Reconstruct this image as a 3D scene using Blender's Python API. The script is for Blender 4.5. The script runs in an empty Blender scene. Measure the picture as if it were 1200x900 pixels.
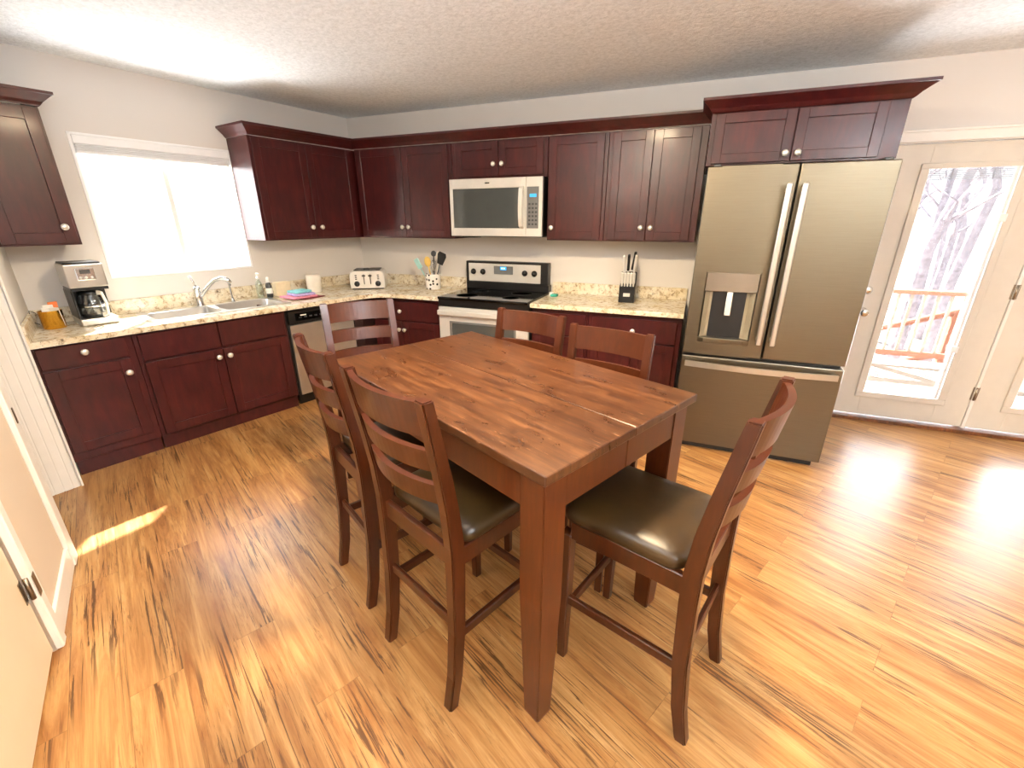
import bpy, bmesh, math, random
from mathutils import Matrix, Vector
random.seed(7)
PI = math.pi
scn = bpy.context.scene
COL = scn.collection

# ------------------------------------------------------------------ frames
WA, LB = -0.194, -0.084          # left wall angle, left base run angle
W = Matrix.Identity(4)
FL = Matrix.Rotation(WA, 4, 'Z')                       # x out of left wall, y along it
PIV = Vector((.6, -2.2, 0))
FB = FL @ Matrix.Translation(PIV) @ Matrix.Rotation(LB, 4, 'Z') @ Matrix.Translation(-PIV)
R90 = Matrix.Rotation(PI/2, 4, 'Z')
RL = FL @ R90                    # run coords: X = along (towards corner), Y = -out
RB = FB @ R90
TA = math.radians(-25.8)         # table / plank direction

# ------------------------------------------------------------------ nodes
def rgb(h):
    h = h.lstrip('#'); c = [int(h[i:i+2], 16)/255 for i in (0, 2, 4)]
    return tuple((x/12.92 if x <= .04045 else ((x+.055)/1.055)**2.4) for x in c) + (1,)

class NT:
    def __init__(s, name):
        s.m = bpy.data.materials.new(name); s.m.use_nodes = True
        s.t = s.m.node_tree; s.n = s.t.nodes; s.b = s.n['Principled BSDF']; s.out = s.n['Material Output']
    def add(s, t, **k):
        n = s.n.new(t)
        for a, v in k.items():
            if a.startswith('i_'):
                key = a[2:]
                n.inputs[int(key) if key.isdigit() else key.replace('_', ' ')].default_value = v
            else: setattr(n, a, v)
        return n
    def link(s, a, b): s.t.links.new(a, b)
    def ramp(s, fac, stops):
        r = s.n.new('ShaderNodeValToRGB'); e = r.color_ramp.elements
        while len(e) < len(stops): e.new(.5)
        for x, (p, c) in zip(e, stops): x.position = p; x.color = c
        s.link(fac, r.inputs[0]); return r
    def coord(s, kind='Object', scale=(1, 1, 1), rot=(0, 0, 0), loc=(0, 0, 0)):
        if kind == 'World':
            g = s.n.new('ShaderNodeNewGeometry').outputs['Position']
        else:
            g = s.n.new('ShaderNodeTexCoord').outputs[kind]
        m = s.n.new('ShaderNodeMapping'); m.inputs['Scale'].default_value = scale
        m.inputs['Rotation'].default_value = rot; m.inputs['Location'].default_value = loc
        s.link(g, m.inputs[0]); return m.outputs[0]
    def mix(s, fac, a, b, mode='MIX'):
        m = s.n.new('ShaderNodeMix'); m.data_type = 'RGBA'; m.blend_type = mode
        for sock, v in ((m.inputs[0], fac), (m.inputs[6], a), (m.inputs[7], b)):
            if hasattr(v, 'is_linked'): s.link(v, sock)
            else: sock.default_value = v
        return m.outputs[2]
    def noise(s, vec, scale, detail=4, rough=.5, dist=0):
        n = s.add('ShaderNodeTexNoise', i_Scale=scale, i_Detail=detail, i_Roughness=rough, i_Distortion=dist)
        s.link(vec, n.inputs['Vector']); return n
    def bump(s, h, strength=.2, dist=.01):
        b = s.add('ShaderNodeBump', i_Strength=strength, i_Distance=dist)
        s.link(h, b.inputs['Height']); s.link(b.outputs[0], s.b.inputs['Normal'])
    def set(s, **k):
        for a, v in k.items(): s.b.inputs[a.replace('_', ' ')].default_value = v
        return s

def plain(name, col, rough=.5, metal=0, var=.08, scale=14, spec=.5, **k):
    t = NT(name); c = rgb(col) if isinstance(col, str) else col
    n = t.noise(t.coord('Object'), scale, 3)
    d = tuple(x*(1-var) for x in c[:3])+(1,); l = tuple(min(1, x*(1+var)) for x in c[:3])+(1,)
    r = t.ramp(n.outputs[0], [(.3, d), (.7, l)])
    t.link(r.outputs[0], t.b.inputs['Base Color'])
    t.set(Roughness=rough, Metallic=metal); t.b.inputs['Specular IOR Level'].default_value = spec
    for a, v in k.items(): t.b.inputs[a.replace('_', ' ')].default_value = v
    return t.m

def wood(name, dark, mid, light, rough=.3, stretch=(3, 3, .6), scale=9, coat=0, blotch=.5):
    t = NT(name); v = t.coord('Object', stretch)
    n1 = t.noise(v, scale*2.2, 6, .55, .15); n2 = t.noise(t.coord('Object'), 5, 3, .5)
    r = t.ramp(n1.outputs[0], [(.32, rgb(dark)), (.52, rgb(mid)), (.72, rgb(light))])
    r2 = t.ramp(n2.outputs[0], [(.35, (1-blotch,)*3+(1,)), (.65, (1, 1, 1, 1))])
    c = t.mix(1.0, r.outputs[0], r2.outputs[0], 'MULTIPLY')
    t.link(c, t.b.inputs['Base Color'])
    rr = t.add('ShaderNodeMapRange', i_3=rough*.85, i_4=rough*1.2); t.link(n1.outputs[0], rr.inputs[0]); t.link(rr.outputs[0], t.b.inputs['Roughness'])
    t.b.inputs['Coat Weight'].default_value = coat; t.b.inputs['Coat Roughness'].default_value = .12
    return t.m

def emis(name, col, st):
    t = NT(name); t.b.inputs['Base Color'].default_value = rgb(col)
    t.b.inputs['Emission Color'].default_value = rgb(col); t.b.inputs['Emission Strength'].default_value = st
    return t.m

M = {}
# floor planks -------------------------------------------------------
t = NT('plank_floor')
v = t.coord('World', rot=(0, 0, -TA))
br = t.add('ShaderNodeTexBrick', offset=.37, i_Scale=1.0)
br.inputs['Brick Width'].default_value = 1.22; br.inputs['Row Height'].default_value = .152
br.inputs['Mortar Size'].default_value = .0011; br.inputs['Mortar Smooth'].default_value = .2; br.inputs['Bias'].default_value = 0
br.inputs['Color1'].default_value = (.05, .05, .05, 1); br.inputs['Color2'].default_value = (.95, .95, .95, 1); br.inputs['Mortar'].default_value = (.5, .5, .5, 1)
t.link(v, br.inputs['Vector'])
def sc(vec, s, off=None):
    m = t.n.new('ShaderNodeMapping'); m.inputs['Scale'].default_value = s; t.link(vec, m.inputs[0])
    if off is not None:
        a = t.n.new('ShaderNodeVectorMath'); a.operation = 'ADD'; t.link(m.outputs[0], a.inputs[0])
        b = t.n.new('ShaderNodeVectorMath'); b.operation = 'SCALE'; b.inputs['Scale'].default_value = 37; t.link(off, b.inputs[0]); t.link(b.outputs[0], a.inputs[1]); return a.outputs[0]
    return m.outputs[0]
g1 = t.noise(sc(v, (1.5, 17, 1), br.outputs['Color']), 1.0, 8, .66, 1.0)
base = t.ramp(g1.outputs[0], [(.27, rgb('#7d4a20')), (.42, rgb('#9e6c3b')), (.56, rgb('#b4854f')), (.75, rgb('#caa36f'))])
tone = t.ramp(br.outputs['Color'], [(0, (.86, .82, .78, 1)), (.5, (.95, .94, .92, 1)), (1, (1.0, 1.0, 1.0, 1))])
c = t.mix(1, base.outputs[0], tone.outputs[0], 'MULTIPLY')
def crack(sv, scale, lo, hi, msc, mlo, mhi, amt, col):
    global c
    a = t.noise(sc(v, sv, br.outputs['Color']), scale, 6, .68, 1.2)
    ar = t.ramp(a.outputs[0], [(lo, (0, 0, 0, 1)), (hi, (1, 1, 1, 1))])
    b = t.noise(sc(v, msc, br.outputs['Color']), 1.5, 2); brr = t.ramp(b.outputs[0], [(mlo, (0, 0, 0, 1)), (mhi, (1, 1, 1, 1))])
    f = t.mix(1, ar.outputs[0], brr.outputs[0], 'MULTIPLY')
    f = t.mix(1, f, (amt, amt, amt, 1), 'MULTIPLY')
    c = t.mix(f, c, rgb(col))
crack((1.4, 44, 1), 1.5, .54, .59, (.8, 2.6, 1), .44, .54, .88, '#4a2a10')     # long dark fissures
crack((4.5, 80, 1), 1.7, .55, .61, (1.6, 5, 1), .48, .60, .55, '#5c3514')       # short dark dashes
g3 = t.noise(sc(v, (3, 80, 1)), 1.3, 5, .65)
fine = t.ramp(g3.outputs[0], [(.32, (.80, .77, .73, 1)), (.56, (1, 1, 1, 1))])
c = t.mix(1, c, fine.outputs[0], 'MULTIPLY')
vo = t.add('ShaderNodeTexVoronoi', feature='F1', i_Scale=1.0); dv = t.noise(v, 9, 2)
av = t.n.new('ShaderNodeVectorMath'); av.operation = 'MULTIPLY_ADD'; t.link(dv.outputs['Color'], av.inputs[0]); av.inputs[1].default_value = (.12, .12, 0); t.link(sc(v, (1.25, 3.2, 1)), av.inputs[2]); t.link(av.outputs[0], vo.inputs['Vector'])
kn = t.ramp(vo.outputs['Distance'], [(.03, (1, 1, 1, 1)), (.11, (0, 0, 0, 1))])
c = t.mix(t.mix(1, kn.outputs[0], (.7, .7, .7, 1), 'MULTIPLY'), c, rgb('#70471f'))
mo = t.ramp(br.outputs['Fac'], [(.0, (0, 0, 0, 1)), (1, (.45, .45, .45, 1))])
c = t.mix(mo.outputs[0], c, rgb('#5a3a1c'))
t.link(c, t.b.inputs['Base Color'])
rr = t.add('ShaderNodeMapRange', i_3=.24, i_4=.40); t.link(g1.outputs[0], rr.inputs[0]); t.link(rr.outputs[0], t.b.inputs['Roughness'])
t.b.inputs['Specular IOR Level'].default_value = .45
bp = t.add('ShaderNodeBump', i_Strength=.05, i_Distance=.002); t.link(g1.outputs[0], bp.inputs['Height']); t.link(bp.outputs[0], t.b.inputs['Normal'])
M['floor'] = t.m
# ceiling texture ------------------------------------------------------
t = NT('stomped_ceiling'); v = t.coord('World')
n1 = t.noise(v, 42, 5, .65, .6); n2 = t.noise(v, 13, 3, .6)
r = t.ramp(n1.outputs[0], [(.3, rgb('#dfe5e8')), (.6, rgb('#f6fbff'))]); t.link(r.outputs[0], t.b.inputs['Base Color'])
a = t.add('ShaderNodeMath', operation='ADD'); t.link(n1.outputs[0], a.inputs[0]); t.link(n2.outputs[0], a.inputs[1])
t.bump(a.outputs[0], .38, .01); t.set(Roughness=.95); M['ceiling'] = t.m
def wallmat(name, col):
    t = NT(name); v = t.coord('World'); n = t.noise(v, 90, 3); n2 = t.noise(v, 1.5, 2)
    c = rgb(col); r = t.ramp(n2.outputs[0], [(.3, tuple(x*.96 for x in c[:3])+(1,)), (.7, c)]); t.link(r.outputs[0], t.b.inputs['Base Color'])
    t.bump(n.outputs[0], .05, .002); t.set(Roughness=.75); return t.m
M['wall'] = wallmat('greige_wall_paint', '#dfdad4')
M['wall_cream'] = wallmat('cream_wall_paint', '#dccbb6')
M['white'] = plain('white_trim_paint', '#efece6', .4, var=.02)
M['door_white'] = plain('white_door_paint', '#dcd5c9', .42, var=.02)
M['cream_door'] = plain('cream_door_paint', '#e6d3b8', .45, var=.03, scale=5)
M['vinyl'] = plain('window_vinyl', '#f4f5f6', .4, var=.015)
# cabinet wood
M['cab'] = wood('mahogany_cabinet', '#3a1113', '#451616', '#4f1a17', .33, (3, 3, .7), 4, .12, .3)
M['cab'].node_tree.nodes['Principled BSDF'].inputs['Specular IOR Level'].default_value = .38
M['cab_dark'] = plain('dark_toe_kick', '#26110f', .5)
M['table'] = None
t = NT('worn_table_wood'); v0 = t.coord('Object'); v = t.coord('Object', (1.1, 6, 6))
br = t.add('ShaderNodeTexBrick', offset=.43, i_Scale=1.0); br.inputs['Brick Width'].default_value = .42; br.inputs['Row Height'].default_value = .098
br.inputs['Mortar Size'].default_value = .0005; br.inputs['Color1'].default_value = (.1, .1, .1, 1); br.inputs['Color2'].default_value = (.9, .9, .9, 1); br.inputs['Mortar'].default_value = (.5, .5, .5, 1)
t.link(v0, br.inputs['Vector'])
n1 = t.noise(sc(v0, (3, 36, 10), br.outputs['Color']), 1.0, 7, .6, .2)
r = t.ramp(n1.outputs[0], [(.28, rgb('#32190b')), (.45, rgb('#472813')), (.60, rgb('#5a371d')), (.8, rgb('#704829'))])
tn = t.ramp(br.outputs['Color'], [(0, (.66, .62, .58, 1)), (.25, (.88, .87, .86, 1)), (1, (1.04, 1.04, 1.04, 1))])
c = t.mix(1, r.outputs[0], tn.outputs[0], 'MULTIPLY')
n2 = t.noise(sc(v0, (4, 9, 4)), 1.6, 5, .65, 1.0); sp = t.ramp(n2.outputs[0], [(.34, (.72, .70, .69, 1)), (.56, (1, 1, 1, 1))]); c = t.mix(1, c, sp.outputs[0], 'MULTIPLY')
n3 = t.noise(sc(v0, (7, 70, 9)), 1.6, 5, .75, .5); scr = t.ramp(n3.outputs[0], [(.62, (0, 0, 0, 1)), (.70, (.45, .45, .45, 1))]); c = t.mix(scr.outputs[0], c, rgb('#c9946a'))
t.link(c, t.b.inputs['Base Color'])
rr = t.add('ShaderNodeMapRange', i_3=.20, i_4=.40); t.link(n2.outputs[0], rr.inputs[0]); t.link(rr.outputs[0], t.b.inputs['Roughness'])
M['table'] = t.m
M['table_leg'] = wood('table_leg_wood', '#491e08', '#51240b', '#5b2b0d', .32, (6, 6, .8), 5, .1, .15)
M['chair'] = wood('chair_wood', '#3a1705', '#421b07', '#4b2209', .30, (6, 6, 1), 5, .12, .15)
t = NT('black_leather'); v = t.coord('Object'); n = t.noise(v, 60, 5, .7); n2 = t.noise(v, 9, 3)
r = t.ramp(n2.outputs[0], [(.3, rgb('#2b1d0b')), (.7, rgb('#3b290f'))]); t.link(r.outputs[0], t.b.inputs['Base Color']); t.set(Roughness=.36); t.bump(n.outputs[0], .12, .002)
t.b.inputs['Specular IOR Level'].default_value = .45; M['leather'] = t.m
# granite
t = NT('speckled_granite'); v = t.coord('World'); n1 = t.noise(v, 26, 6, .7, .5); n2 = t.noise(v, 75, 4, .6); n3 = t.noise(v, 6, 3)
r = t.ramp(n1.outputs[0], [(.30, rgb('#6a5f52')), (.39, rgb('#b7a386')), (.48, rgb('#e2d8c2')), (.62, rgb('#efe9da')), (.75, rgb('#d8c39b'))])
d = t.ramp(n2.outputs[0], [(.62, (0, 0, 0, 1)), (.70, (.85, .85, .85, 1))]); c = t.mix(d.outputs[0], r.outputs[0], rgb('#4d463e'))
w3 = t.ramp(n3.outputs[0], [(.35, (.92, .86, .72, 1)), (.6, (1, 1, 1, 1))]); c = t.mix(1, c, w3.outputs[0], 'MULTIPLY')
t.link(c, t.b.inputs['Base Color']); t.set(Roughness=.22); M['granite'] = t.m
def steel(name, col, rough, var=.06, stretch=(1, 1, 60), aniso=.0):
    t = NT(name); n = t.noise(t.coord('Object', stretch), 6, 3, .6); c = rgb(col)
    r = t.ramp(n.outputs[0], [(.3, tuple(x*(1-var) for x in c[:3])+(1,)), (.7, tuple(min(1, x*(1+var)) for x in c[:3])+(1,))]); t.link(r.outputs[0], t.b.inputs['Base Color'])
    t.set(Metallic=1.0, Roughness=rough); t.b.inputs['Anisotropic'].default_value = aniso; return t.m
M['slate'] = steel('slate_steel', '#736b5b', .36)
M['slate_side'] = plain('fridge_side_grey', '#4b4b49', .28, .3, .05)
M['steel'] = plain('stainless_steel', '#e2e1dd', .34, .45, .03)
M['steel_v'] = plain('brushed_steel', '#c6c3bd', .28, .85, .04)
M['disp'] = plain('glossy_taupe_panel', '#857b6f', .14, .5, .05)
M['slate_l'] = plain('light_slate', '#988e78', .35, .35)
M['chrome'] = steel('chrome', '#dcdcda', .12, .02)
M['nickel'] = plain('satin_nickel', '#eceae3', .28, .6, .02)
M['hinge'] = steel('hinge_bronze', '#8d8170', .35)
M['gold'] = steel('gold_tin', '#d8a23c', .25, .08)
M['black'] = plain('black_plastic', '#0d0d0e', .35)
M['gloss_black'] = plain('black_glass', '#050506', .06, var=.02)
M['dark_grey'] = plain('dark_grey_plastic', '#3a3b3c', .4)
M['mw_glass'] = plain('microwave_window', '#565a59', .07, .35, .03)
M['panel_grey'] = plain('grey_control_panel', '#6f7070', .35, .2)
M['blue_lcd'] = emis('blue_display', '#2f8fd0', 1.2)
M['digits'] = emis('display_digits', '#bfe6ff', 2.0)
M['cream'] = plain('cream_ceramic', '#efe9dc', .35, var=.03)
M['sponge'] = plain('cream_sponge', '#e6d5b3', .8)
M['pink'] = plain('pink_cloth', '#d98aa0', .9, var=.25, scale=60)
M['teal'] = plain('teal_cloth', '#7fc2c4', .9, var=.15, scale=60)
M['lilac'] = plain('lilac_cloth', '#b9a6d6', .9, var=.2, scale=60)
M['white_cloth'] = plain('white_cloth', '#efe9ea', .9)
M['maroon'] = plain('maroon_cloth', '#7a2f33', .8)
M['teal_solid'] = plain('teal_plastic', '#2f9c86', .5)
M['orange'] = plain('orange_packet', '#f0844a', .6)
M['packet'] = plain('white_packet', '#f2efe9', .6, var=.05)
M['yellow'] = plain('pale_wood_spoon', '#e6bf62', .6)
M['aqua'] = plain('aqua_silicone', '#9fd0cc', .5)
M['label'] = plain('paper_label', '#e9e6df', .6)
M['threshold'] = wood('threshold_wood', '#5b331a', '#7a4523', '#8d552d', .4)
M['blind_grey'] = plain('grey_slat', '#9ea3ad', .6)
M['blind'] = plain('white_shade_fabric', '#eef0f2', .7, var=.02)
# dotted crock
t = NT('white_dotted_ceramic'); vo = t.add('ShaderNodeTexVoronoi', i_Scale=24.0, i_Randomness=.5); t.link(t.coord('Object'), vo.inputs['Vector'])
r = t.ramp(vo.outputs['Distance'], [(.25, rgb('#15151a')), (.30, rgb('#f3f0ec'))]); t.link(r.outputs[0], t.b.inputs['Base Color']); t.set(Roughness=.25); M['dots'] = t.m
def glassmat(name, tint=(1, 1, 1, 1), refl=.08, rough=.0):
    t = NT(name); t.n.remove(t.b)
    tr = t.add('ShaderNodeBsdfTransparent'); tr.inputs[0].default_value = tint
    gl = t.add('ShaderNodeBsdfGlossy'); gl.inputs['Roughness'].default_value = rough
    fr = t.add('ShaderNodeLayerWeight', i_Blend=.25); mr = t.add('ShaderNodeMapRange', i_3=refl*.5, i_4=.6); t.link(fr.outputs['Facing'], mr.inputs[0])
    mx = t.add('ShaderNodeMixShader'); t.link(mr.outputs[0], mx.inputs[0]); t.link(tr.outputs[0], mx.inputs[1]); t.link(gl.outputs[0], mx.inputs[2]); t.link(mx.outputs[0], t.out.inputs[0])
    return t.m
M['glass'] = glassmat('window_glass')
M['carafe'] = glassmat('carafe_glass', (.72, .76, .78, 1), .25)
M['clear'] = glassmat('clear_plastic', (.85, .92, .88, 1), .2)
# outdoors
M['deck'] = plain('grey_deck_boards', '#8f877d', .8, var=.15, scale=8)
M['rail'] = plain('red_brown_rail', '#8c5a46', .7, var=.15)
M['bark'] = plain('pale_bark', '#8f8c97', .9, var=.3, scale=12)
M['ground'] = plain('leaf_litter_ground', '#b9b1aa', 1, var=.25, scale=3)
M['roof'] = plain('sun_blocker_grey', '#c9c6c2', .8)  # grey for the unseen slab that blocks sun at the doors

# ------------------------------------------------------------------ mesh builder
class MB:
    def __init__(s): s.bm = bmesh.new()
    def _merge(s, b, mat=None):
        if mat is not None: bmesh.ops.transform(b, matrix=mat, verts=b.verts)
        me = bpy.data.meshes.new('tmp'); b.to_mesh(me); b.free(); s.bm.from_mesh(me); bpy.data.meshes.remove(me); return s
    def box(s, x0, x1, y0, y1, z0, z1, bev=0, seg=1, mat=None):
        b = bmesh.new(); bmesh.ops.create_cube(b, size=1)
        bmesh.ops.scale(b, vec=(abs(x1-x0), abs(y1-y0), abs(z1-z0)), verts=b.verts)
        bmesh.ops.translate(b, vec=((x0+x1)/2, (y0+y1)/2, (z0+z1)/2), verts=b.verts)
        if bev: bmesh.ops.bevel(b, geom=b.edges[:], offset=bev, segments=seg, affect='EDGES', profile=.5)
        return s._merge(b, mat)
    def prism(s, poly, z0, z1, bev=0, mat=None, seg=2):
        b = bmesh.new(); vs = [b.verts.new((x, y, z0)) for x, y in poly]; f = b.faces.new(vs)
        r = bmesh.ops.extrude_face_region(b, geom=[f]); bmesh.ops.translate(b, vec=(0, 0, z1-z0), verts=[g for g in r['geom'] if isinstance(g, bmesh.types.BMVert)])
        bmesh.ops.recalc_face_normals(b, faces=b.faces)
        if bev: bmesh.ops.bevel(b, geom=b.edges[:], offset=bev, segments=seg, affect='EDGES', profile=.5)
        return s._merge(b, mat)
    def lathe(s, prof, origin=(0, 0, 0), axis='Z', n=24, mat=None):
        b = bmesh.new(); rings = []
        for r, h in prof:
            if r < 1e-5: rings.append([b.verts.new((0, 0, h))])
            else: rings.append([b.verts.new((r*math.cos(2*PI*k/n), r*math.sin(2*PI*k/n), h)) for k in range(n)])
        for A, B in zip(rings, rings[1:]):
            for k in range(n):
                a0, a1 = A[k % len(A)], A[(k+1) % len(A)]; b0, b1 = B[k % len(B)], B[(k+1) % len(B)]
                vs = []
                for q in (a0, a1, b1, b0):
                    if q not in vs: vs.append(q)
                if len(vs) >= 3:
                    try: b.faces.new(vs)
                    except ValueError: pass
        if len(rings[0]) > 1: b.faces.new(rings[0][::-1])
        if len(rings[-1]) > 1: b.faces.new(rings[-1])
        bmesh.ops.recalc_face_normals(b, faces=b.faces)
        for f in b.faces: f.smooth = True
        R = {'Z': Matrix.Identity(4), '-Y': Matrix.Rotation(PI/2, 4, 'X'), 'X': Matrix.Rotation(PI/2, 4, 'Y')}[axis] if isinstance(axis, str) else Vector((0, 0, 1)).rotation_difference(Vector(axis)).to_matrix().to_4x4()
        m = Matrix.Translation(origin) @ R
        return s._merge(b, (mat @ m) if mat is not None else m)
    def sweep(s, pts, sec, caps=True, smooth=False, up=(0, 0, 1), widths=None):
        """sweep a closed 2-D section (a along side vector, b along up-ish) along pts"""
        b = bmesh.new(); pts = [Vector(p) for p in pts]; rings = []; up = Vector(up)
        for i, p in enumerate(pts):
            d = (pts[min(i+1, len(pts)-1)]-pts[max(i-1, 0)]).normalized()
            side = d.cross(up); side = side.normalized() if side.length > 1e-4 else Vector((1, 0, 0))
            u = side.cross(d).normalized(); k = widths[i] if widths else 1
            rings.append([b.verts.new(p+side*a*k+u*c*k) for a, c in sec])
        n = len(sec)
        for A, B in zip(rings, rings[1:]):
            for k in range(n): b.faces.new((A[k], A[(k+1) % n], B[(k+1) % n], B[k])).smooth = smooth
        if caps: b.faces.new(rings[0][::-1]); b.faces.new(rings[-1])
        bmesh.ops.recalc_face_normals(b, faces=b.faces)
        return s._merge(b)
    def tube(s, pts, r, n=10, widths=None):
        sec = [(r*math.cos(2*PI*k/n), r*math.sin(2*PI*k/n)) for k in range(n)]
        d = Vector(pts[-1])-Vector(pts[0]); up = (0, 0, 1) if abs(d.normalized().z) < .9 else (0, 1, 0)
        return s.sweep(pts, sec, True, True, up, widths)
    def xf(s, m): bmesh.ops.transform(s.bm, matrix=m, verts=s.bm.verts); return s
    def sphere(s, c, r, scale=(1, 1, 1), seg=16):
        b = bmesh.new(); bmesh.ops.create_uvsphere(b, u_segments=seg, v_segments=seg//2, radius=r)
        for f in b.faces: f.smooth = True
        bmesh.ops.scale(b, vec=scale, verts=b.verts); bmesh.ops.translate(b, vec=c, verts=b.verts); return s._merge(b)

def build(name, mb, mat, parent=None, off=(0, 0, 0), label=None):
    me = bpy.data.meshes.new(name)
    bmesh.ops.translate(mb.bm, vec=-Vector(off), verts=mb.bm.verts)
    mb.bm.to_mesh(me); mb.bm.free()
    me.materials.append(M[mat] if isinstance(mat, str) else mat)
    o = bpy.data.objects.new(name, me); COL.objects.link(o)
    if parent is not None: o.parent = parent
    if label: o['label'] = label
    return o

class Thing:
    def __init__(s, name, label, cat, loc=(0, 0, 0), frame=W, group=None):
        s.o = bpy.data.objects.new(name, None); COL.objects.link(s.o); s.o.empty_display_size = .1
        s.off = Vector(loc); s.o.matrix_world = frame @ Matrix.Translation(loc)
        s.o['label'] = label; s.o['category'] = cat
        if group: s.o['group'] = group
    def part(s, name, mb, mat, parent=None, label=None):
        return build(name, mb, mat, parent or s.o, s.off, label)

def single(name, label, cat, mb, mat, loc=(0, 0, 0), frame=W, group=None):
    o = build(name, mb, mat, None, loc); o.matrix_world = frame @ Matrix.Translation(loc)
    o['label'] = label; o['category'] = cat
    if group: o['group'] = group
    return o

def struct(name, mb, mat, frame=W, parent=None):
    o = build(name, mb, mat, parent)
    if parent is None: o['kind'] = 'structure'; o.matrix_world = frame
    return o

def copy_tree(o, parent=None):
    c = o.copy(); COL.objects.link(c)
    if parent is not None: c.parent = parent
    for ch in list(o.children): copy_tree(ch, c)
    return c

def P2(f, x, y):
    p = f @ Vector((x, y, 0)); return (p.x, p.y)

# ------------------------------------------------------------------ room shell
ZC = 2.47
struct('floor', MB().prism([(9, 0), (.02, 0), P2(FL, 0, -.02), P2(FL, 0, -2.9), (-3.2, -2.85), (-3.2, -10), (9, -10)], -.08, 0), 'floor')
struct('ceiling', MB().prism([(9, .15), (-.16, .15), P2(FL, -.14, 0), P2(FL, -.14, -2.9), (-3.2, -2.85), (-3.2, -10), (9, -10)], ZC, ZC+.1), 'ceiling')
# back wall with french-door opening
DX0, DX1, DZ = 4.575, 6.36, 2.0
struct('wall_back', MB().box(-.4, DX0, 0, .15, 0, ZC).box(DX1, 9.0, 0, .15, 0, ZC).box(DX0, DX1, 0, .15, DZ, ZC), 'wall')
# left wall with window opening (frame FL)
WY0, WY1, WZ0, WZ1 = -2.2, -1.2, 1.125, 2.05
struct('wall_left', MB().box(-.14, 0, -2.95, WY0, 0, ZC).box(-.14, 0, WY1, .02, 0, ZC).box(-.14, 0, WY0, WY1, 0, WZ0).box(-.14, 0, WY0, WY1, WZ1, ZC), 'wall', FL)
# stub wall closing the counter run, facing the range wall
struct('wall_stub', MB().prism([(0, -2.66), (.665, -2.832), (.665, -2.975), (-.2, -2.975), (-.2, -2.66)], 0, ZC), 'wall', FL)
struct('wall_right', MB().box(7.6, 7.75, -10, 0, 0, ZC), 'wall_cream')
# hallway and the wall behind the camera, parallel to the planks
A = Vector((.855, -3.292, 0)); FW = Matrix.Translation(A) @ Matrix.Rotation(math.radians(-28.6), 4, 'Z')    # x along, +y faces kitchen
struct('wall_front', MB().box(0.03, .60, -.13, 0, 0, ZC).box(1.55, 8.6, -.13, 0, 0, ZC).box(.60, 1.55, -.13, 0, 2.06, ZC), 'wall_cream', FW)
struct('wall_hall', MB().box(-3.2, -3.05, -9, -2.6, 0, ZC).box(-3.2, 3.5, -9.1, -9, 0, ZC).box(-3.05, -.68, -2.92, -2.82, 0, ZC), 'wall_cream')

# fluted casing at the end of the stub wall
mb = MB().box(.665, .683, -2.978, -2.832, 0, 2.1, .002)
for ya, yb in ((-2.974, -2.948), (-2.943, -2.908), (-2.903, -2.868), (-2.863, -2.836)): mb.box(.682, .686, ya, yb, .0, 2.1, .0015)
mb.box(.62, .699, -2.832, -2.820, 0, 2.1, .003)
struct('trim_1', mb, 'white', FL)
# jamb / casing at the near side of the hall doorway with a strike plate
mb = MB().box(-.012, .03, -.14, .012, 0, 2.06, .003).box(-.03, .055, .0, .02, 0, 2.1, .004)
j = struct('trim_2', mb, 'white', FW)
build('strike_plate', MB().box(.012, .024, .0205, .0235, .72, .79, .001).box(.015, .021, .0236, .0242, .735, .775), 'hinge', j)
struct('baseboard_front', MB().box(.056, .545, .0, .014, 0, .105, .003).box(1.66, 8.5, 0, .014, 0, .105, .003), 'white', FW)
# casing + closed cream door with hinges in the near left corner
mb = MB().box(.545, .60, -.13, .022, 0, 2.1, .005).box(1.55, 1.61, -.13, .022, 0, 2.1, .005).box(.545, 1.61, -.13, .022, 2.05, 2.12, .005)
struct('trim_3', mb, 'white', FW)
d3 = Vector((.602, -.03, 0))
mb = MB().box(.604, 1.548, -.045, -.008, .012, 2.05, .003)
door3 = struct('door_3', mb, 'cream_door', FW)
for z in (.25, 1.02, 1.8):
    build('door_hinge', MB().lathe([(.0075, 0), (.0075, .09)], (.602, .006, z), n=10).box(.604, .632, -.0085, -.006, z, z+.09).box(.57, .600, .0222, .024, z, z+.09), 'hinge', door3)
build('door_knob', MB().lathe([(.03, 0), (.03, .01), (.012, .02), (.012, .04), (.028, .055), (.026, .07), (0, .074)], (1.49, -.008, .95), (0, 1, 0)), 'nickel', door3)

# ------------------------------------------------------------------ sink window
wf = MB()
def ring(mb, y0, y1, z0, z1, w, x0, x1, bev=.003):
    mb.box(x0, x1, y0, y1, z0, z0+w, bev).box(x0, x1, y0, y1, z1-w, z1, bev).box(x0, x1, y0, y0+w, z0+w, z1-w, bev).box(x0, x1, y1-w, y1, z0+w, z1-w, bev); return mb
ring(wf, WY0, WY1, WZ0, WZ1, .03, -.12, -.03); wf.box(-.03, .004, WY0, WY1, WZ0, WZ0+.012, .002)
wf.box(-.035, .006, WY0, WY0+.018, WZ0+.012, WZ1, .002).box(-.035, .006, WY1-.018, WY1, WZ0+.012, WZ1, .002).box(-.035, .006, WY0, WY1, WZ1-.016, WZ1, .002)
win = struct('window_1', wf, 'vinyl', FL)
sash = MB(); ring(sash, WY0+.032, -1.665, WZ0+.032, WZ1-.032, .035, -.085, -.055); build('window_sash', sash, 'vinyl', win)
sash = MB(); ring(sash, -1.70, WY1-.032, WZ0+.032, WZ1-.032, .035, -.115, -.086); build('window_sash', sash, 'vinyl', win)
build('window_pane', MB().box(-.072, -.068, WY0+.065, -1.70, WZ0+.065, WZ1-.065), 'glass', win)
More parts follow.
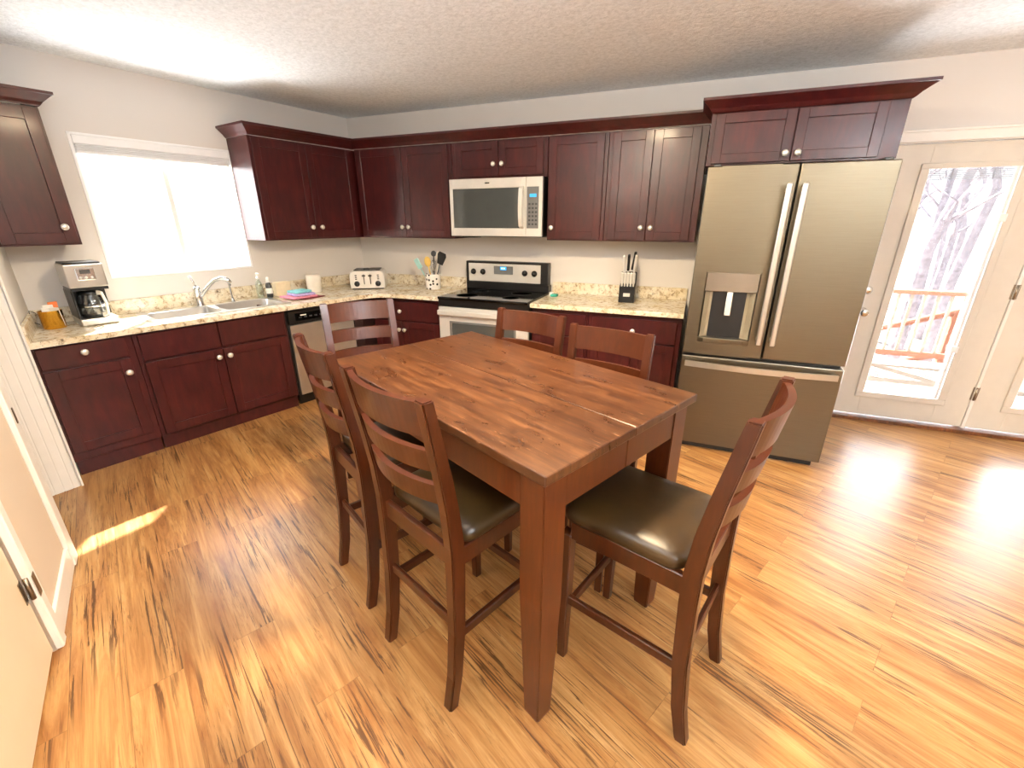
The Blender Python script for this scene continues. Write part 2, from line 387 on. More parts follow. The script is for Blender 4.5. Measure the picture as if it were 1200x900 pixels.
build('window_pane', MB().box(-.102, -.098, -1.665, WY1-.065, WZ0+.065, WZ1-.065), 'glass', win)
bl = Thing('window_shade', 'white fabric window shade rolled up at the top of the sink window', 'blind', (-.02, -1.7, 1.945), FL)
bl.part('headrail', MB().box(-.048, .004, WY0+.02, WY1-.02, 1.985, 2.034, .004), 'vinyl')
mb = MB()
for k in range(4): mb.box(-.044, -.004, WY0+.03, WY1-.03, 1.945+k*.010, 1.953+k*.010, .003)
bl.part('pleated_fabric', mb, 'blind')
bl.part('bottom_rail', MB().box(-.046, -.002, WY0+.028, WY1-.028, 1.926, 1.944, .004), 'vinyl')

# ------------------------------------------------------------------ french doors
LEAF = [(4.588, 5.455), (5.478, 6.345)]
for i, (x0, x1) in enumerate(LEAF):
    gx0, gx1, gz0, gz1 = x0+.21, x1-.19, .232, 1.832
    mb = MB().box(x0, gx0-.005, .03, .075, .035, 1.985, .002).box(gx1+.005, x1, .03, .075, .035, 1.985, .002).box(gx0-.005, gx1+.005, .03, .075, .035, gz0-.005, .002).box(gx0-.005, gx1+.005, .03, .075, gz1+.005, 1.985, .002)
    dr = struct('door_%d' % (i+1), mb, 'door_white')
    fr = MB()
    for a, b, c, d in ((gx0-.05, gx1+.05, gz0-.045, gz0), (gx0-.05, gx1+.05, gz1, gz1+.035), (gx0-.05, gx0, gz0, gz1), (gx1, gx1+.045, gz0, gz1)): fr.box(a, b, .016, .03, c, d, .004)
    build('glass_frame', fr, 'door_white', dr)
    build('door_pane', MB().box(gx0-.004, gx1+.004, .055, .06, gz0-.004, gz1+.004), 'glass', dr)
    mb = MB()
    for k in range(7): mb.box(gx0+.01, gx1-.012, .044, .052, 1.765+k*.009, 1.770+k*.009)
    for q in (.13, .345): mb.box(gx0+q, gx0+q+.006, .0425, .0435, 1.76, 1.83)
    build('raised_blind', mb, 'blind_grey', dr)
    build('blind_track', MB().box(gx1-.022, gx1-.002, .028, .04, gz0, gz1, .002), 'vinyl', dr)
    for z in (1.50, .60): build('blind_slider', MB().box(gx1-.03, gx1+.012, .012, .028, z, z+.05, .004), 'vinyl', dr)
    if i == 0:
        for z, nm in ((1.02, 'deadbolt'), (.86, 'door_knob')):
            p = [(.031, 0), (.031, .008), (.022, .016), (.018, .02), (0, .02)] if nm == 'deadbolt' else [(.033, 0), (.033, .008), (.014, .018), (.014, .04), (.027, .052), (.03, .066), (.024, .078), (0, .08)]
            build(nm, MB().lathe(p, (4.643, .03, z), '-Y'), 'chrome', dr)
        for z in (.255, 1.0, 1.78): build('door_hinge', MB().lathe([(.008, 0), (.008, .1)], (5.4665, .022, z), n=10).box(5.448, 5.485, .0275, .031, z, z+.1), 'hinge', dr)
mb = MB().box(4.50, DX0+.004, -.018, 0, 0, 2.06, .004).box(DX1-.004, 6.44, -.018, 0, 0, 2.06, .004).box(4.50, 6.44, -.018, 0, 1.992, 2.055, .004).box(4.49, 6.45, -.026, 0, 2.05, 2.066, .003)
mb.box(DX0, 4.586, 0, .14, 0, DZ).box(6.347, DX1, 0, .14, 0, DZ).box(4.586, 6.347, 0, .14, 1.988, DZ).box(5.4575, 5.4755, .02, .13, .03, 1.988)
struct('trim_4', mb, 'white')
struct('trim_5', MB().box(4.50, 6.44, -.035, .12, 0, .028, .004), 'threshold')
struct('baseboard_back', MB().box(6.44, 7.6, -.014, 0, 0, .1, .003).box(4.33, 4.50, -.014, 0, 0, .1, .003), 'white')

# ------------------------------------------------------------------ cabinets
def knob(mb_origin): return MB().lathe([(.010, 0), (.008, .01), (.010, .014), (.0185, .02), (.0195, .027), (.014, .033), (0, .035)], mb_origin, '-Y', 18)
def slab(x0, x1, z0, z1, yf): return MB().box(x0, x1, yf, yf+.02, z0, z1, .0025)
def shaker(x0, x1, z0, z1, yf, st=.06):
    mb = MB(); b = .002
    mb.box(x0, x0+st, yf, yf+.02, z0, z1, b).box(x1-st, x1, yf, yf+.02, z0, z1, b)
    mb.box(x0+st-.001, x1-st+.001, yf, yf+.02, z0, z0+st, b).box(x0+st-.001, x1-st+.001, yf, yf+.02, z1-st, z1, b)
    mb.box(x0+st-.004, x1-st+.004, yf+.009, yf+.018, z0+st-.004, z1-st+.004); return mb
KN = 'nickel'
def cabinet(name, label, frame, x0, x1, yb, yf, z0, z1, doors=(), drawers=(), toe=False, poly=None, group=None, st=.06):
    t = Thing(name, label, 'cabinet', ((x0+x1)/2, (yb+yf)/2, z0), frame, group)
    zb = z0+.1 if toe else z0
    mb = MB()
    if poly: mb.prism(poly, zb, z1, .0015, seg=1)
    else: mb.box(x0, x1, yf, yb, zb, z1, .0015)
    t.part('carcass', mb, 'cab')
    if toe: t.part('toe_kick', MB().box(x0+.004, x1-.004, yf+.022, yf+.04, z0, zb) if not poly else MB().box(x0+.02, x1-.004, yf+.022, yf+.04, z0, zb), 'cab')
    for (a, b, c, d, k) in doors:
        o = t.part('door', shaker(a, b, c, d, yf-.021, st), 'cab')
        if k: t.part('knob', knob((k[0], yf-.021, k[1])), KN, o)
    for (a, b, c, d, k) in drawers:
        o = t.part('drawer_front', slab(a, b, c, d, yf-.021), 'cab')
        if k: t.part('knob', knob((k[0], yf-.021, k[1])), KN, o)
    return t
ZB, ZT = 1.355, 2.135
UG = None
# uppers on the range wall
cabinet('wall_cabinet', 'two-door dark mahogany wall cabinet in the corner, left of the microwave', W, .305, 1.338, -.002, -.31, ZB, ZT,
        [(.325, .832, ZB+.012, ZT-.012, (.806, 1.455)), (.838, 1.308, ZB+.012, ZT-.012, (.872, 1.455))])
cabinet('wall_cabinet', 'short two-door dark mahogany cabinet right above the microwave', W, 1.345, 2.218, -.002, -.31, 1.845, ZT,
        [(1.388, 1.791, 1.862, ZT-.012, (1.755, 1.953)), (1.797, 2.187, 1.862, ZT-.012, (1.832, 1.953))])
cabinet('wall_cabinet', 'single-door dark mahogany wall cabinet just right of the microwave', W, 2.225, 2.70, -.002, -.31, ZB, ZT,
        [(2.24, 2.672, ZB+.012, ZT-.012, (2.272, 1.455))])
cabinet('wall_cabinet', 'two-door dark mahogany wall cabinet beside the refrigerator, above the knife block', W, 2.703, 3.392, -.002, -.31, ZB, ZT,
        [(2.735, 3.026, ZB+.012, ZT-.012, (2.992, 1.458)), (3.032, 3.345, ZB+.012, ZT-.012, (3.064, 1.458))])
cabinet('wall_cabinet', 'wide deep two-door dark mahogany cabinet above the refrigerator', W, 3.398, 4.405, -.002, -.63, 1.842, 2.143,
        [(3.425, 3.866, 1.852, 2.132, (3.836, 1.893)), (3.872, 4.31, 1.852, 2.132, (3.902, 1.893))], st=.055)
# uppers on the window wall
cabinet('wall_cabinet', 'two-door dark mahogany wall cabinet right of the sink window', RL, -1.212, -.20, -.002, -.31, ZB, ZT,
        [(-1.192, -.738, ZB+.012, ZT-.012, (-.783, 1.457)), (-.732, -.262, ZB+.012, ZT-.012, (-.688, 1.457))])
cabinet('wall_cabinet', 'dark wall cabinet left of the sink window, above the coffee maker', RL, -2.735, -2.37, -.002, -.31, 1.373, 2.115,
        [(-2.715, -2.385, 1.385, 2.103, (-2.436, 1.477))], poly=[(-2.655, -.002), (-2.37, -.002), (-2.37, -.31), (-2.735, -.31)])
# crown moulding: swept along a plan polyline with outward lean
def crown(name, label, plan, outs, z0, z1):
    """plan = base points, outs = top points (2-D, world)"""
    mb = MB(); b = bmesh.new(); R = []
    for (x, y), (X, Y) in zip(plan, outs):
        dx, dy = X-x, Y-y
        prof = [(0, 0), (.12, .10), (.30, .30), (.62, .55), (.92, .78), (1, .80), (1, 1), (0, 1)]
        R.append([b.verts.new((x+dx*a, y+dy*a, z0+(z1-z0)*h)) for a, h in prof])
    n = len(R[0])
    for A_, B_ in zip(R, R[1:]):
        for k in range(n): b.faces.new((A_[k], A_[(k+1) % n], B_[(k+1) % n], B_[k]))
    b.faces.new(R[0]); b.faces.new(R[-1][::-1]); bmesh.ops.recalc_face_normals(b, faces=b.faces); mb._merge(b)
    c = plan[len(plan)//2]
    return single(name, label, 'molding', mb, 'cab', (c[0], c[1], z0))
o = .062
pl = [P2(FL, .0, -1.213), P2(FL, .333, -1.213), (.33-.035, -.333), (3.398, -.333), (3.398, -.653), (4.407, -.653), (4.407, -.003)]
ot = [P2(FL, .0, -1.213-o), P2(FL, .333+o, -1.213-o), (.37, -.333-o), (3.398-o, -.333-o), (3.398-o, -.653-o), (4.407+o+.02, -.653-o), (4.407+o+.02, -.003)]
crown('crown_molding', 'dark crown molding running along the wall cabinets from window to refrigerator', pl, ot, 2.136, 2.213)
pl = [P2(FL, .333, -2.74), P2(FL, .333, -2.369), P2(FL, 0, -2.369)]
ot = [P2(FL, .333+o, -2.757), P2(FL, .333+o, -2.369+o), P2(FL, 0, -2.369+o)]
crown('crown_molding', 'short dark crown molding on the cabinet left of the sink window', pl, ot, 2.116, 2.19)

# base cabinets: counter underside 0.838
CU, CT = .838, .873
YL = -.60
cabinet('base_cabinet', 'dark one-drawer, one-door base cabinet at the left end, under the coffee maker', RB, -2.812, -2.352, -.09, YL, 0, CU-.002,
        [(-2.79, -2.388, .16, .685, (-2.42, .60))], [(-2.79, -2.388, .70, .825, (-2.592, .775))], True, [(-2.635, -.09), (-2.352, -.09), (-2.352, YL), (-2.812, YL)])
cabinet('base_cabinet', 'dark double-door sink base cabinet with two false drawer fronts', RB, -2.350, -1.372, -.03, YL, 0, .64,
        [(-2.326, -1.868, .115, .632, (-1.905, .577)), (-1.862, -1.392, .115, .632, (-1.832, .577))], [], True)
sb = bpy.data.objects[[x.name for x in COL.objects if x.name.startswith('base_cabinet')][-1]]
soff = Vector(((-2.350-1.372)/2, (-.03+YL)/2, 0))
build('carcass', MB().box(-2.350, -1.372, YL, YL+.03, .64, CU-.002, .0015).box(-2.350, -2.335, YL+.03, -.03, .64, CU-.002).box(-1.387, -1.372, YL+.03, -.03, .64, CU-.002), 'cab', sb, soff)
for a, b in ((-2.326, -1.868), (-1.862, -1.392)): build('drawer_front', slab(a, b, .648, .822, YL-.021), 'cab', sb, soff)
# dishwasher
t = Thing('dishwasher', 'stainless dishwasher with black control panel beneath the counter, right of the sink', 'dishwasher', (-1.06, -.32, 0), RB)
t.part('body', MB().box(-1.366, -.752, -.59, -.10, .09, .685).box(-1.366, -.752, -.59, -.54, .685, CU-.004), 'black')
t.part('door', MB().box(-1.352, -.768, -.622, -.59, .10, .705, .004, 2), 'steel_v', label='brushed stainless door')
t.part('control_panel', MB().box(-1.352, -.768, -.624, -.588, .712, .822, .004), 'black')
mb = MB()
mb.box(-1.30, -.82, -.627, -.6235, .735, .80, .002); pn = t.part('control_strip', mb, 'gloss_black')
mb = MB()
for k in range(6): mb.box(-1.27+k*.045, -1.245+k*.045, -.6285, -.6265, .758, .768)
t.part('button_row', mb, 'dark_grey', pn)
t.part('display_label', MB().box(-1.255, -1.205, -.6288, -.6266, .775, .785), 'label', pn)
t.part('toe_kick', MB().box(-1.35, -.77, -.56, -.545, 0, .10), 'black')
# corner + left back base
cabinet('base_cabinet', 'dark corner base cabinet, a drawer over two doors, left of the range', W, .57, 1.336, -.03, YL, 0, CU-.002,
        [(.585, .902, .125, .612, (.876, .535)), (.908, 1.312, .125, .612, (.936, .535))], [(.585, 1.312, .628, .80, (.90, .712))], True)
single('filler_panel', 'dark corner filler panel between the dishwasher and the corner base cabinet', 'panel', MB().prism([P2(FB, .598, -.748), P2(FB, .598, -.66), (.566, -.598), (.566, -.56), P2(FB, .56, -.68), P2(FB, .56, -.748)], 0.0, CU-.002), 'cab_dark', (.5, -.7, 0))
cabinet('base_cabinet', 'narrow dark base cabinet with one drawer and one door, just right of the range', W, 2.205, 2.682, -.03, YL, 0, CU-.002,
        [(2.225, 2.665, .125, .612, (2.262, .535))], [(2.225, 2.665, .628, .80, (2.445, .712))], True)
cabinet('base_cabinet', 'wide dark base cabinet with a drawer over two doors, left of the refrigerator', W, 2.686, 3.388, -.03, YL, 0, CU-.002,
        [(2.72, 3.034, .125, .612, (3.000, .535)), (3.040, 3.355, .125, .612, (3.074, .535))], [(2.72, 3.355, .628, .80, (3.038, .712))], True)

# ------------------------------------------------------------------ countertops
def counter_mesh(outer, holes, z0, z1):
    b = bmesh.new(); es = []
    for loop in [outer]+holes:
        vs = [b.verts.new((x, y, z0)) for x, y in loop]
        es += [b.edges.new((vs[i], vs[(i+1) % len(vs)])) for i in range(len(vs))]
    bmesh.ops.triangle_fill(b, edges=es, use_beauty=True)
    r = bmesh.ops.extrude_face_region(b, geom=b.faces[:]); bmesh.ops.translate(b, vec=(0, 0, z1-z0), verts=[g for g in r['geom'] if isinstance(g, bmesh.types.BMVert)])
    bmesh.ops.recalc_face_normals(b, faces=b.faces)
    mb = MB(); mb._merge(b); return mb
def arc(p, a, b, n=6):   # quadratic bezier a-p-b
    out = []
    for i in range(n+1):
        s = i/n; out.append(tuple((1-s)**2*a[k]+2*s*(1-s)*p[k]+s*s*b[k] for k in (0, 1)))
    return out
CF = .648
p0 = P2(FL, .002, -2.655); p1 = P2(FB, CF, -2.828)
e1 = P2(FB, CF, -.95); e2 = (.95, -.655)
ld = Vector(P2(FB, CF, -.5))-Vector(P2(FB, CF, -2)); s = (-.655-P2(FB, CF, -2)[1])/ld.y; corner = (P2(FB, CF, -2)[0]+ld.x*s, -.655)
a1 = tuple(Vector(corner)-ld.normalized()*.22); a2 = (corner[0]+.22, -.655)
outer = [P2(FL, .002, -.003), p0, p1]+arc(corner, a1, a2)+[(1.338, -.655), (1.338, -.003)]
SX0, SX1 = .125, .515; SYm = -1.755
def rrect(x0, x1, y0, y1, r=.04, n=4):
    out = []
    for cx, cy, a in ((x1-r, y1-r, 0), (x0+r, y1-r, PI/2), (x0+r, y0+r, PI), (x1-r, y0+r, 3*PI/2)):
        for k in range(n+1): out.append((cx+r*math.cos(a+k*PI/2/n), cy+r*math.sin(a+k*PI/2/n)))
    return out
hole = [P2(FB, x, y) for x, y in rrect(SX0, SX1, -2.19, -1.27, .03)]
ct = Thing('countertop', 'speckled beige granite countertop along the window wall and round to the range', 'countertop', (*P2(FB, .3, -1.6), CU))
ct.part('slab', counter_mesh(outer, [hole], CU, CT), 'granite')
ct.part('backsplash', MB().box(.002, .02, -2.66, -.02, CT, .972, .002, mat=FL), 'granite')
ct.part('backsplash', MB().prism([P2(FL, .022, -2.663), P2(FL, .64, -2.822), P2(FL, .64, -2.802), P2(FL, .022, -2.643)], CT, .972, .002), 'granite')
ct.part('backsplash', MB().box(.03, 1.338, -.02, -.002, CT, .972, .002), 'granite')
ct = Thing('countertop', 'speckled beige granite countertop between the range and the refrigerator', 'countertop', (2.8, -.33, CU))
ct.part('slab', MB().box(2.203, 3.392, -.655, -.002, CU, CT, .003, 2), 'granite')
ct.part('backsplash', MB().box(2.203, 3.392, -.02, -.002, CT, .972, .002), 'granite')

# sink, faucet
sk = Thing('kitchen_sink', 'double-bowl stainless steel sink set into the granite below the window', 'sink', (.32, -1.73, CT), FB)
def bowl(y0, y1):
    b = bmesh.new(); L = []
    for (ins, z) in ((0, CT+.0005), (.006, CT-.004), (.012, CT-.15), (.04, CT-.175), (.12, CT-.178)):
        L.append([b.verts.new((x, y, z)) for x, y in rrect(SX0+.03+ins, SX1-.03-ins, y0+ins, y1-ins, max(.05-ins*.2, .02), 5)])
    n = len(L[0])
    for A_, B_ in zip(L, L[1:]):
        for k in range(n): b.faces.new((A_[k], A_[(k+1) % n], B_[(k+1) % n], B_[k])).smooth = True
    b.faces.new(L[-1]); mb = MB(); mb._merge(b); return mb
sk.part('basin', bowl(-2.165, -1.755), 'steel_v'); sk.part('basin', bowl(-1.72, -1.295), 'steel_v')
rim = counter_mesh(rrect(SX0-.02, SX1+.02, -2.21, -1.25, .04), [rrect(SX0+.03, SX1-.03, -2.165, -1.755, .05, 5), rrect(SX0+.03, SX1-.03, -1.72, -1.295, .05, 5)], CT+.0006, CT+.004)
sk.part('rim', rim, 'steel_v')
for y in (-1.96, -1.507): sk.part('drain', MB().lathe([(.0, 0), (.028, 0), (.04, .003), (.042, .003)], (.32, y, CT-.1775), n=20), 'chrome')
fz = CT+.0045
fc = Thing('kitchen_faucet', 'brushed nickel single-lever kitchen faucet with spout swung towards the corner', 'faucet', (.135, -1.79, fz), FB)
fc.part('base', MB().lathe([(.032, 0), (.032, .008), (.026, .02), (.024, .12), (.028, .13), (.024, .15), (0, .155)], (.135, -1.79, fz)), 'chrome')
sp = [(.135, -1.79, fz+.06), (.15, -1.765, fz+.09), (.175, -1.72, fz+.15), (.20, -1.675, fz+.195), (.225, -1.635, fz+.21), (.245, -1.60, fz+.195), (.255, -1.588, fz+.17)]
fc.part('spout', MB().tube(sp, .014, 12, [1, 1, 1, 1, 1.05, 1.25, 1.35]), 'chrome')
fc.part('lever', MB().tube([(.135, -1.79, fz+.15), (.128, -1.80, fz+.19), (.12, -1.815, fz+.235)], .007, 8, [1, 1, 1.3]), 'chrome')
sy = Thing('soap_dispenser', 'small curved nickel soap dispenser beside the faucet', 'dispenser', (.12, -1.545, fz), FB)
sy.part('collar', MB().lathe([(.018, 0), (.018, .006), (.011, .014), (.01, .03), (0, .03)], (.12, -1.545, fz)), 'chrome')
sy.part('neck', MB().tube([(.12, -1.545, fz+.02), (.122, -1.55, fz+.10), (.135, -1.556, fz+.15), (.165, -1.562, fz+.158), (.185, -1.566, fz+.145)], .0075, 10), 'chrome')

# things around the sink
b1 = Thing('soap_bottle', 'tall clear plastic soap bottle with a pump, right of the sink', 'bottle', (.125, -1.235-.03, CT+.005), FB)
o = (.095, -1.31, CT)
b1.off = Vector(o); b1.o.matrix_world = FB @ Matrix.Translation(o)
b1.part('bottle_body', MB().lathe([(.024, 0), (.027, .006), (.027, .12), (.022, .14), (.011, .155), (.011, .165)], o), 'clear')
b1.part('pump', MB().lathe([(.012, .165), (.012, .182), (.005, .185), (.005, .205), (.009, .207), (.009, .218), (0, .22)], o).box(o[0]-.005, o[0]+.04, o[1]-.005, o[1]+.005, CT+.207, CT+.216, .002), 'packet')
o = (.105, -1.235, CT)
b2 = Thing('soap_bottle', 'short bottle with a dark and white label and pale cap, beside the sponge box', 'bottle', o, FB)
b2.part('bottle_body', MB().lathe([(.022, 0), (.025, .005), (.025, .105), (.018, .125), (.012, .13)], o), 'dark_grey')
b2.part('paper_label', MB().lathe([(.0255, .035), (.0262, .037), (.0262, .08), (.0255, .082)], o), 'packet')
b2.part('cap', MB().lathe([(.0125, .13), (.0125, .165), (.008, .175), (0, .176)], o), 'packet')
single('sponge_block', 'cream rectangular sponge holder standing against the backsplash by the bottles', 'sponge', MB().box(.06, .13, -1.185, -1.05, CT+.0005, CT+.125, .012, 3), 'sponge', (.09, -1.12, CT), FB)
def cloth(z0, z1, x0, x1, y0, y1, rot, seedn):
    rnd = random.Random(seedn); mb = MB().box(x0, x1, y0, y1, z0, z1, min(.006, (z1-z0)*.45), 3)
    bmesh.ops.subdivide_edges(mb.bm, edges=[e for e in mb.bm.edges if e.calc_length() > .06], cuts=5, use_grid_fill=True)
    for v in mb.bm.verts:
        if v.co.z > z0+.003: v.co.z += .004*math.sin(31*v.co.x+seedn)*math.cos(27*v.co.y)*0+rnd.uniform(-.001, 0)
    c = Vector(((x0+x1)/2, (y0+y1)/2, 0)); mb.xf(Matrix.Translation(c) @ Matrix.Rotation(rot, 4, 'Z') @ Matrix.Translation(-c)); return mb
TG = None
single('pot_holder', 'thin maroon pot holder lying under the folded cloths', 'pot holder', cloth(CT+.0006, CT+.009, .26, .47, -1.15, -.93, .25, 1), 'maroon', (.36, -1.04, CT), FB)
single('dish_towel', 'pink and white patterned dish towel at the bottom of the folded pile', 'towel', cloth(CT+.010, CT+.027, .25, .46, -1.22, -.99, .1, 2), 'pink', (.36, -1.1, CT+.01), FB)
single('dish_towel', 'lilac folded dish towel in the middle of the pile by the sink', 'towel', cloth(CT+.028, CT+.046, .27, .44, -1.17, -.99, -.05, 3), 'lilac', (.36, -1.08, CT+.028), FB)
single('dish_towel', 'teal folded dish towel on top of the pile by the sink', 'towel', cloth(CT+.047, CT+.068, .27, .41, -1.16, -1.01, .08, 4), 'teal', (.34, -1.08, CT+.047), FB)
cn = Thing('canister', 'round-edged white canister standing by the backsplash between towels and toaster', 'canister', (.12, -.825, CT), FB)
cn.part('canister_body', MB().lathe([(.058, 0), (.062, .004), (.068, .14), (.064, .16), (.05, .165), (0, .166)], (.12, -.825, CT), n=28), 'cream')

# toaster in the corner
tm = Matrix.Translation((.375, -.385, CT)) @ Matrix.Rotation(math.radians(32), 4, 'Z')
tt = Thing('toaster', 'four-slice stainless toaster with black knobs standing in the counter corner', 'toaster', (0, 0, 0), tm)
prof = [(-.165, .012), (.165, .012), (.168, .05), (.166, .13), (.155, .165), (.13, .178), (-.13, .178), (-.155, .165), (-.166, .13), (-.168, .05)]
b = bmesh.new(); R = [[b.verts.new((x*k, y, (z-.012)*k2+.012)) for x, z in prof] for y, k, k2 in ((-.13, .96, .97), (-.12, 1, 1), (.12, 1, 1), (.13, .96, .97))]
for A_, B_ in zip(R, R[1:]):
    for k in range(10): b.faces.new((A_[k], A_[(k+1) % 10], B_[(k+1) % 10], B_[k]))
b.faces.new(R[0]); b.faces.new(R[-1]); bmesh.ops.recalc_face_normals(b, faces=b.faces); mb = MB(); mb._merge(b)
tt.part('housing', mb, 'steel')
tt.part('base', MB().box(-.15, .15, -.125, .125, 0, .014, .004), 'black')
mb = MB()
for x in (-.115, -.05, .025, .09): mb.box(x-.006, x+.024, -.09, .10, .1775, .180)
tt.part('slots', mb, 'black')
tt.part('top_rack', MB().box(-.125, -.005, -.1, .11, .180, .186, .002).box(.005, .125, -.1, .11, .180, .186, .002).box(-.03, .03, -.11, -.09, .180, .2, .003), 'dark_grey')
for x in (-.1, .1): tt.part('dial', MB().lathe([(.027, 0), (.025, .014), (.02, .018), (0, .018)], (x, -.13, .055), '-Y').box(x-.004, x+.004, -.154, -.147, .035, .075, .001), 'black')
for x in (-.03, .03):
    tt.part('lever_slot', MB().box(x-.004, x+.004, -.1322, -.129, .05, .145), 'black')
    tt.part('lever', MB().box(x-.017, x+.017, -.148, -.131, .125, .139, .004), 'dark_grey')
mb = MB()
for x in (-.105, .105):
    for k in range(3): mb.box(x-.009, x+.009, -.1325, -.129, .095+k*.018, .105+k*.018, .001)
tt.part('button_set', mb, 'dark_grey')

# crock with utensils
kx, ky = 1.03, -.23
ck = Thing('utensil_crock', 'white ceramic crock with black polka dots left of the range', 'crock', (kx, ky, CT))
ck.part('crock_wall', MB().lathe([(.0, .0), (.066, 0), (.072, .006), (.078, .14), (.080, .148), (.074, .148), (.068, .02), (0, .018)], (kx, ky, CT), n=32), 'dots')
def utensil(name, label, cat, tipd, L, head, mat, hm, base=(0, 0)):
    bx, by = kx+base[0], ky+base[1]; d = Vector(tipd).normalized(); p0 = Vector((bx, by, CT+.022)); p1 = p0+d*L
    u = Thing(name, label, cat, tuple(p0))
    u.part('handle', MB().tube([tuple(p0), tuple(p0+d*L*.5), tuple(p1)], .006, 8), mat)
    Rm = Matrix.Translation(p1) @ Vector((0, 0, 1)).rotation_difference(d).to_matrix().to_4x4()
    u.part('head', head().xf(Rm @ Matrix.Scale(1.2, 4)), hm); return u
utensil('spatula', 'black slotted spatula leaning right out of the dotted crock', 'utensil', (.38, -.05, 1), .235, lambda: MB().prism([(-.026, 0), (.026, 0), (.040, .075), (.030, .098), (-.030, .098), (-.040, .075)], -.0025, .0025, .001, Matrix.Rotation(PI/2, 4, 'X')), 'dark_grey', 'black', (.012, 0))
utensil('wooden_spoon', 'pale yellow wooden spoon in the dotted crock', 'utensil', (-.20, .02, 1), .20, lambda: MB().sphere((0, 0, .035), .04, (.8, .22, 1.05)), 'yellow', 'yellow', (-.01, .01))
utensil('silicone_spatula', 'aqua silicone spatula leaning left out of the dotted crock', 'utensil', (-.55, -.05, 1), .20, lambda: MB().box(-.022, .022, -.005, .005, 0, .085, .006, 2), 'aqua', 'aqua', (-.02, -.015))
utensil('ladle', 'dark ladle standing upright at the back of the dotted crock', 'utensil', (-.04, .10, 1), .29, lambda: MB().sphere((0, 0, .02), .024, (1, .7, 1)), 'dark_grey', 'dark_grey', (0, .03))
utensil('slotted_spoon', 'small pale spoon behind the black spatula in the dotted crock', 'utensil', (.12, .08, 1), .26, lambda: MB().sphere((0, 0, .03), .03, (.8, .25, 1.2)), 'cream', 'cream', (.01, .03))
p0 = Vector((kx+.02, ky-.03, CT+.022)); d = Vector((.10, -.06, 1)).normalized()
wk = Thing('whisk', 'steel wire whisk standing in the dotted crock', 'utensil', tuple(p0))
wk.part('handle', MB().tube([tuple(p0), tuple(p0+d*.15)], .007, 8), 'chrome')
mb = MB(); Rm = Matrix.Translation(p0+d*.15) @ Vector((0, 0, 1)).rotation_difference(d).to_matrix().to_4x4()
for k in range(5):
    a = k*PI/5; mb.tube([tuple((r*math.cos(a), r*math.sin(a), z)) for r, z in ((.005, 0), (.02, .03), (.029, .07), (.022, .1), (0, .112), (-.022, .1), (-.029, .07), (-.02, .03), (-.005, 0))], .0012, 5)
wk.part('wire_loops', mb.xf(Rm), 'chrome')

# knife block with knives
km = Matrix.Translation((2.925, -.245, CT)) @ Matrix.Rotation(math.radians(3), 4, 'Z') @ Matrix.Scale(1.12, 4)
kb = Thing('knife_block', 'black knife block with a silver plate on the counter beside the refrigerator', 'knife block', (0, 0, 0), km)
b = bmesh.new(); prf = [(-.075, 0), (.075, 0), (.075, .20), (.02, .215), (-.035, .125), (-.075, .11)]
va = [b.verts.new((-.056, y, z)) for y, z in prf]; vb = [b.verts.new((.056, y, z)) for y, z in prf]
b.faces.new(va); b.faces.new(vb[::-1])
for k in range(6): b.faces.new((va[k], va[(k+1) % 6], vb[(k+1) % 6], vb[k]))
bmesh.ops.recalc_face_normals(b, faces=b.faces); bmesh.ops.bevel(b, geom=b.edges[:], offset=.003, segments=2, affect='EDGES'); mb = MB(); mb._merge(b)
kb.part('block', mb, 'black')
kb.part('name_plate', MB().box(-.024, .024, -.0775, -.0745, .045, .07, .001), 'steel', label='silver plate')
def knife(name, label, x, y, z, L, fr, mat, group=None, lean=-.22):
    o = Thing(name, label, 'knife', (0, 0, 0), km @ Matrix.Translation((x, y, z)) @ Matrix.Rotation(lean, 4, 'X') @ Matrix.Rotation(fr, 4, 'Y'), group)
    o.part('handle', MB().box(-.0095, .0095, -.015, .015, .018, L, .006, 2), mat)
    o.part('bolster', MB().box(-.006, .006, -.012, .012, 0, .02, .002), 'steel')
    return o
for k in range(5):
    knife('steak_knife', 'steel-handled steak knife in the lower front row of the knife block', -.041+k*.0205, -.055, .117, .10, 0, 'steel', 'steak knives in the front row of the block', .12)
knife('chef_knife', 'kitchen knife with pale steel handle, leftmost in the upper row of the block', -.036, .0, .185, .15, -.04, 'steel', None, .15)
knife('bread_knife', 'kitchen knife with black handle, second from left in the upper row of the block', -.010, .012, .205, .135, 0, 'black', None, .15)
knife('carving_knife', 'kitchen knife with long steel handle, right side of the upper row of the block', .032, .010, .20, .14, .08, 'steel', None, .15)
knife('kitchen_shears', 'black handle standing tallest at the back right of the knife block', .014, .045, .207, .15, .12, 'black', None, .05)
o = Thing('scrubber', 'small teal scrubber lying on the counter right of the range', 'scrubber', (2.285, -.235, CT))
o.part('pad', MB().box(2.255, 2.315, -.265, -.205, CT+.0005, CT+.022, .006, 2), 'teal_solid')
o.part('handle', MB().box(2.225, 2.262, -.20, -.17, CT+.0005, CT+.028, .005, 2), 'packet')

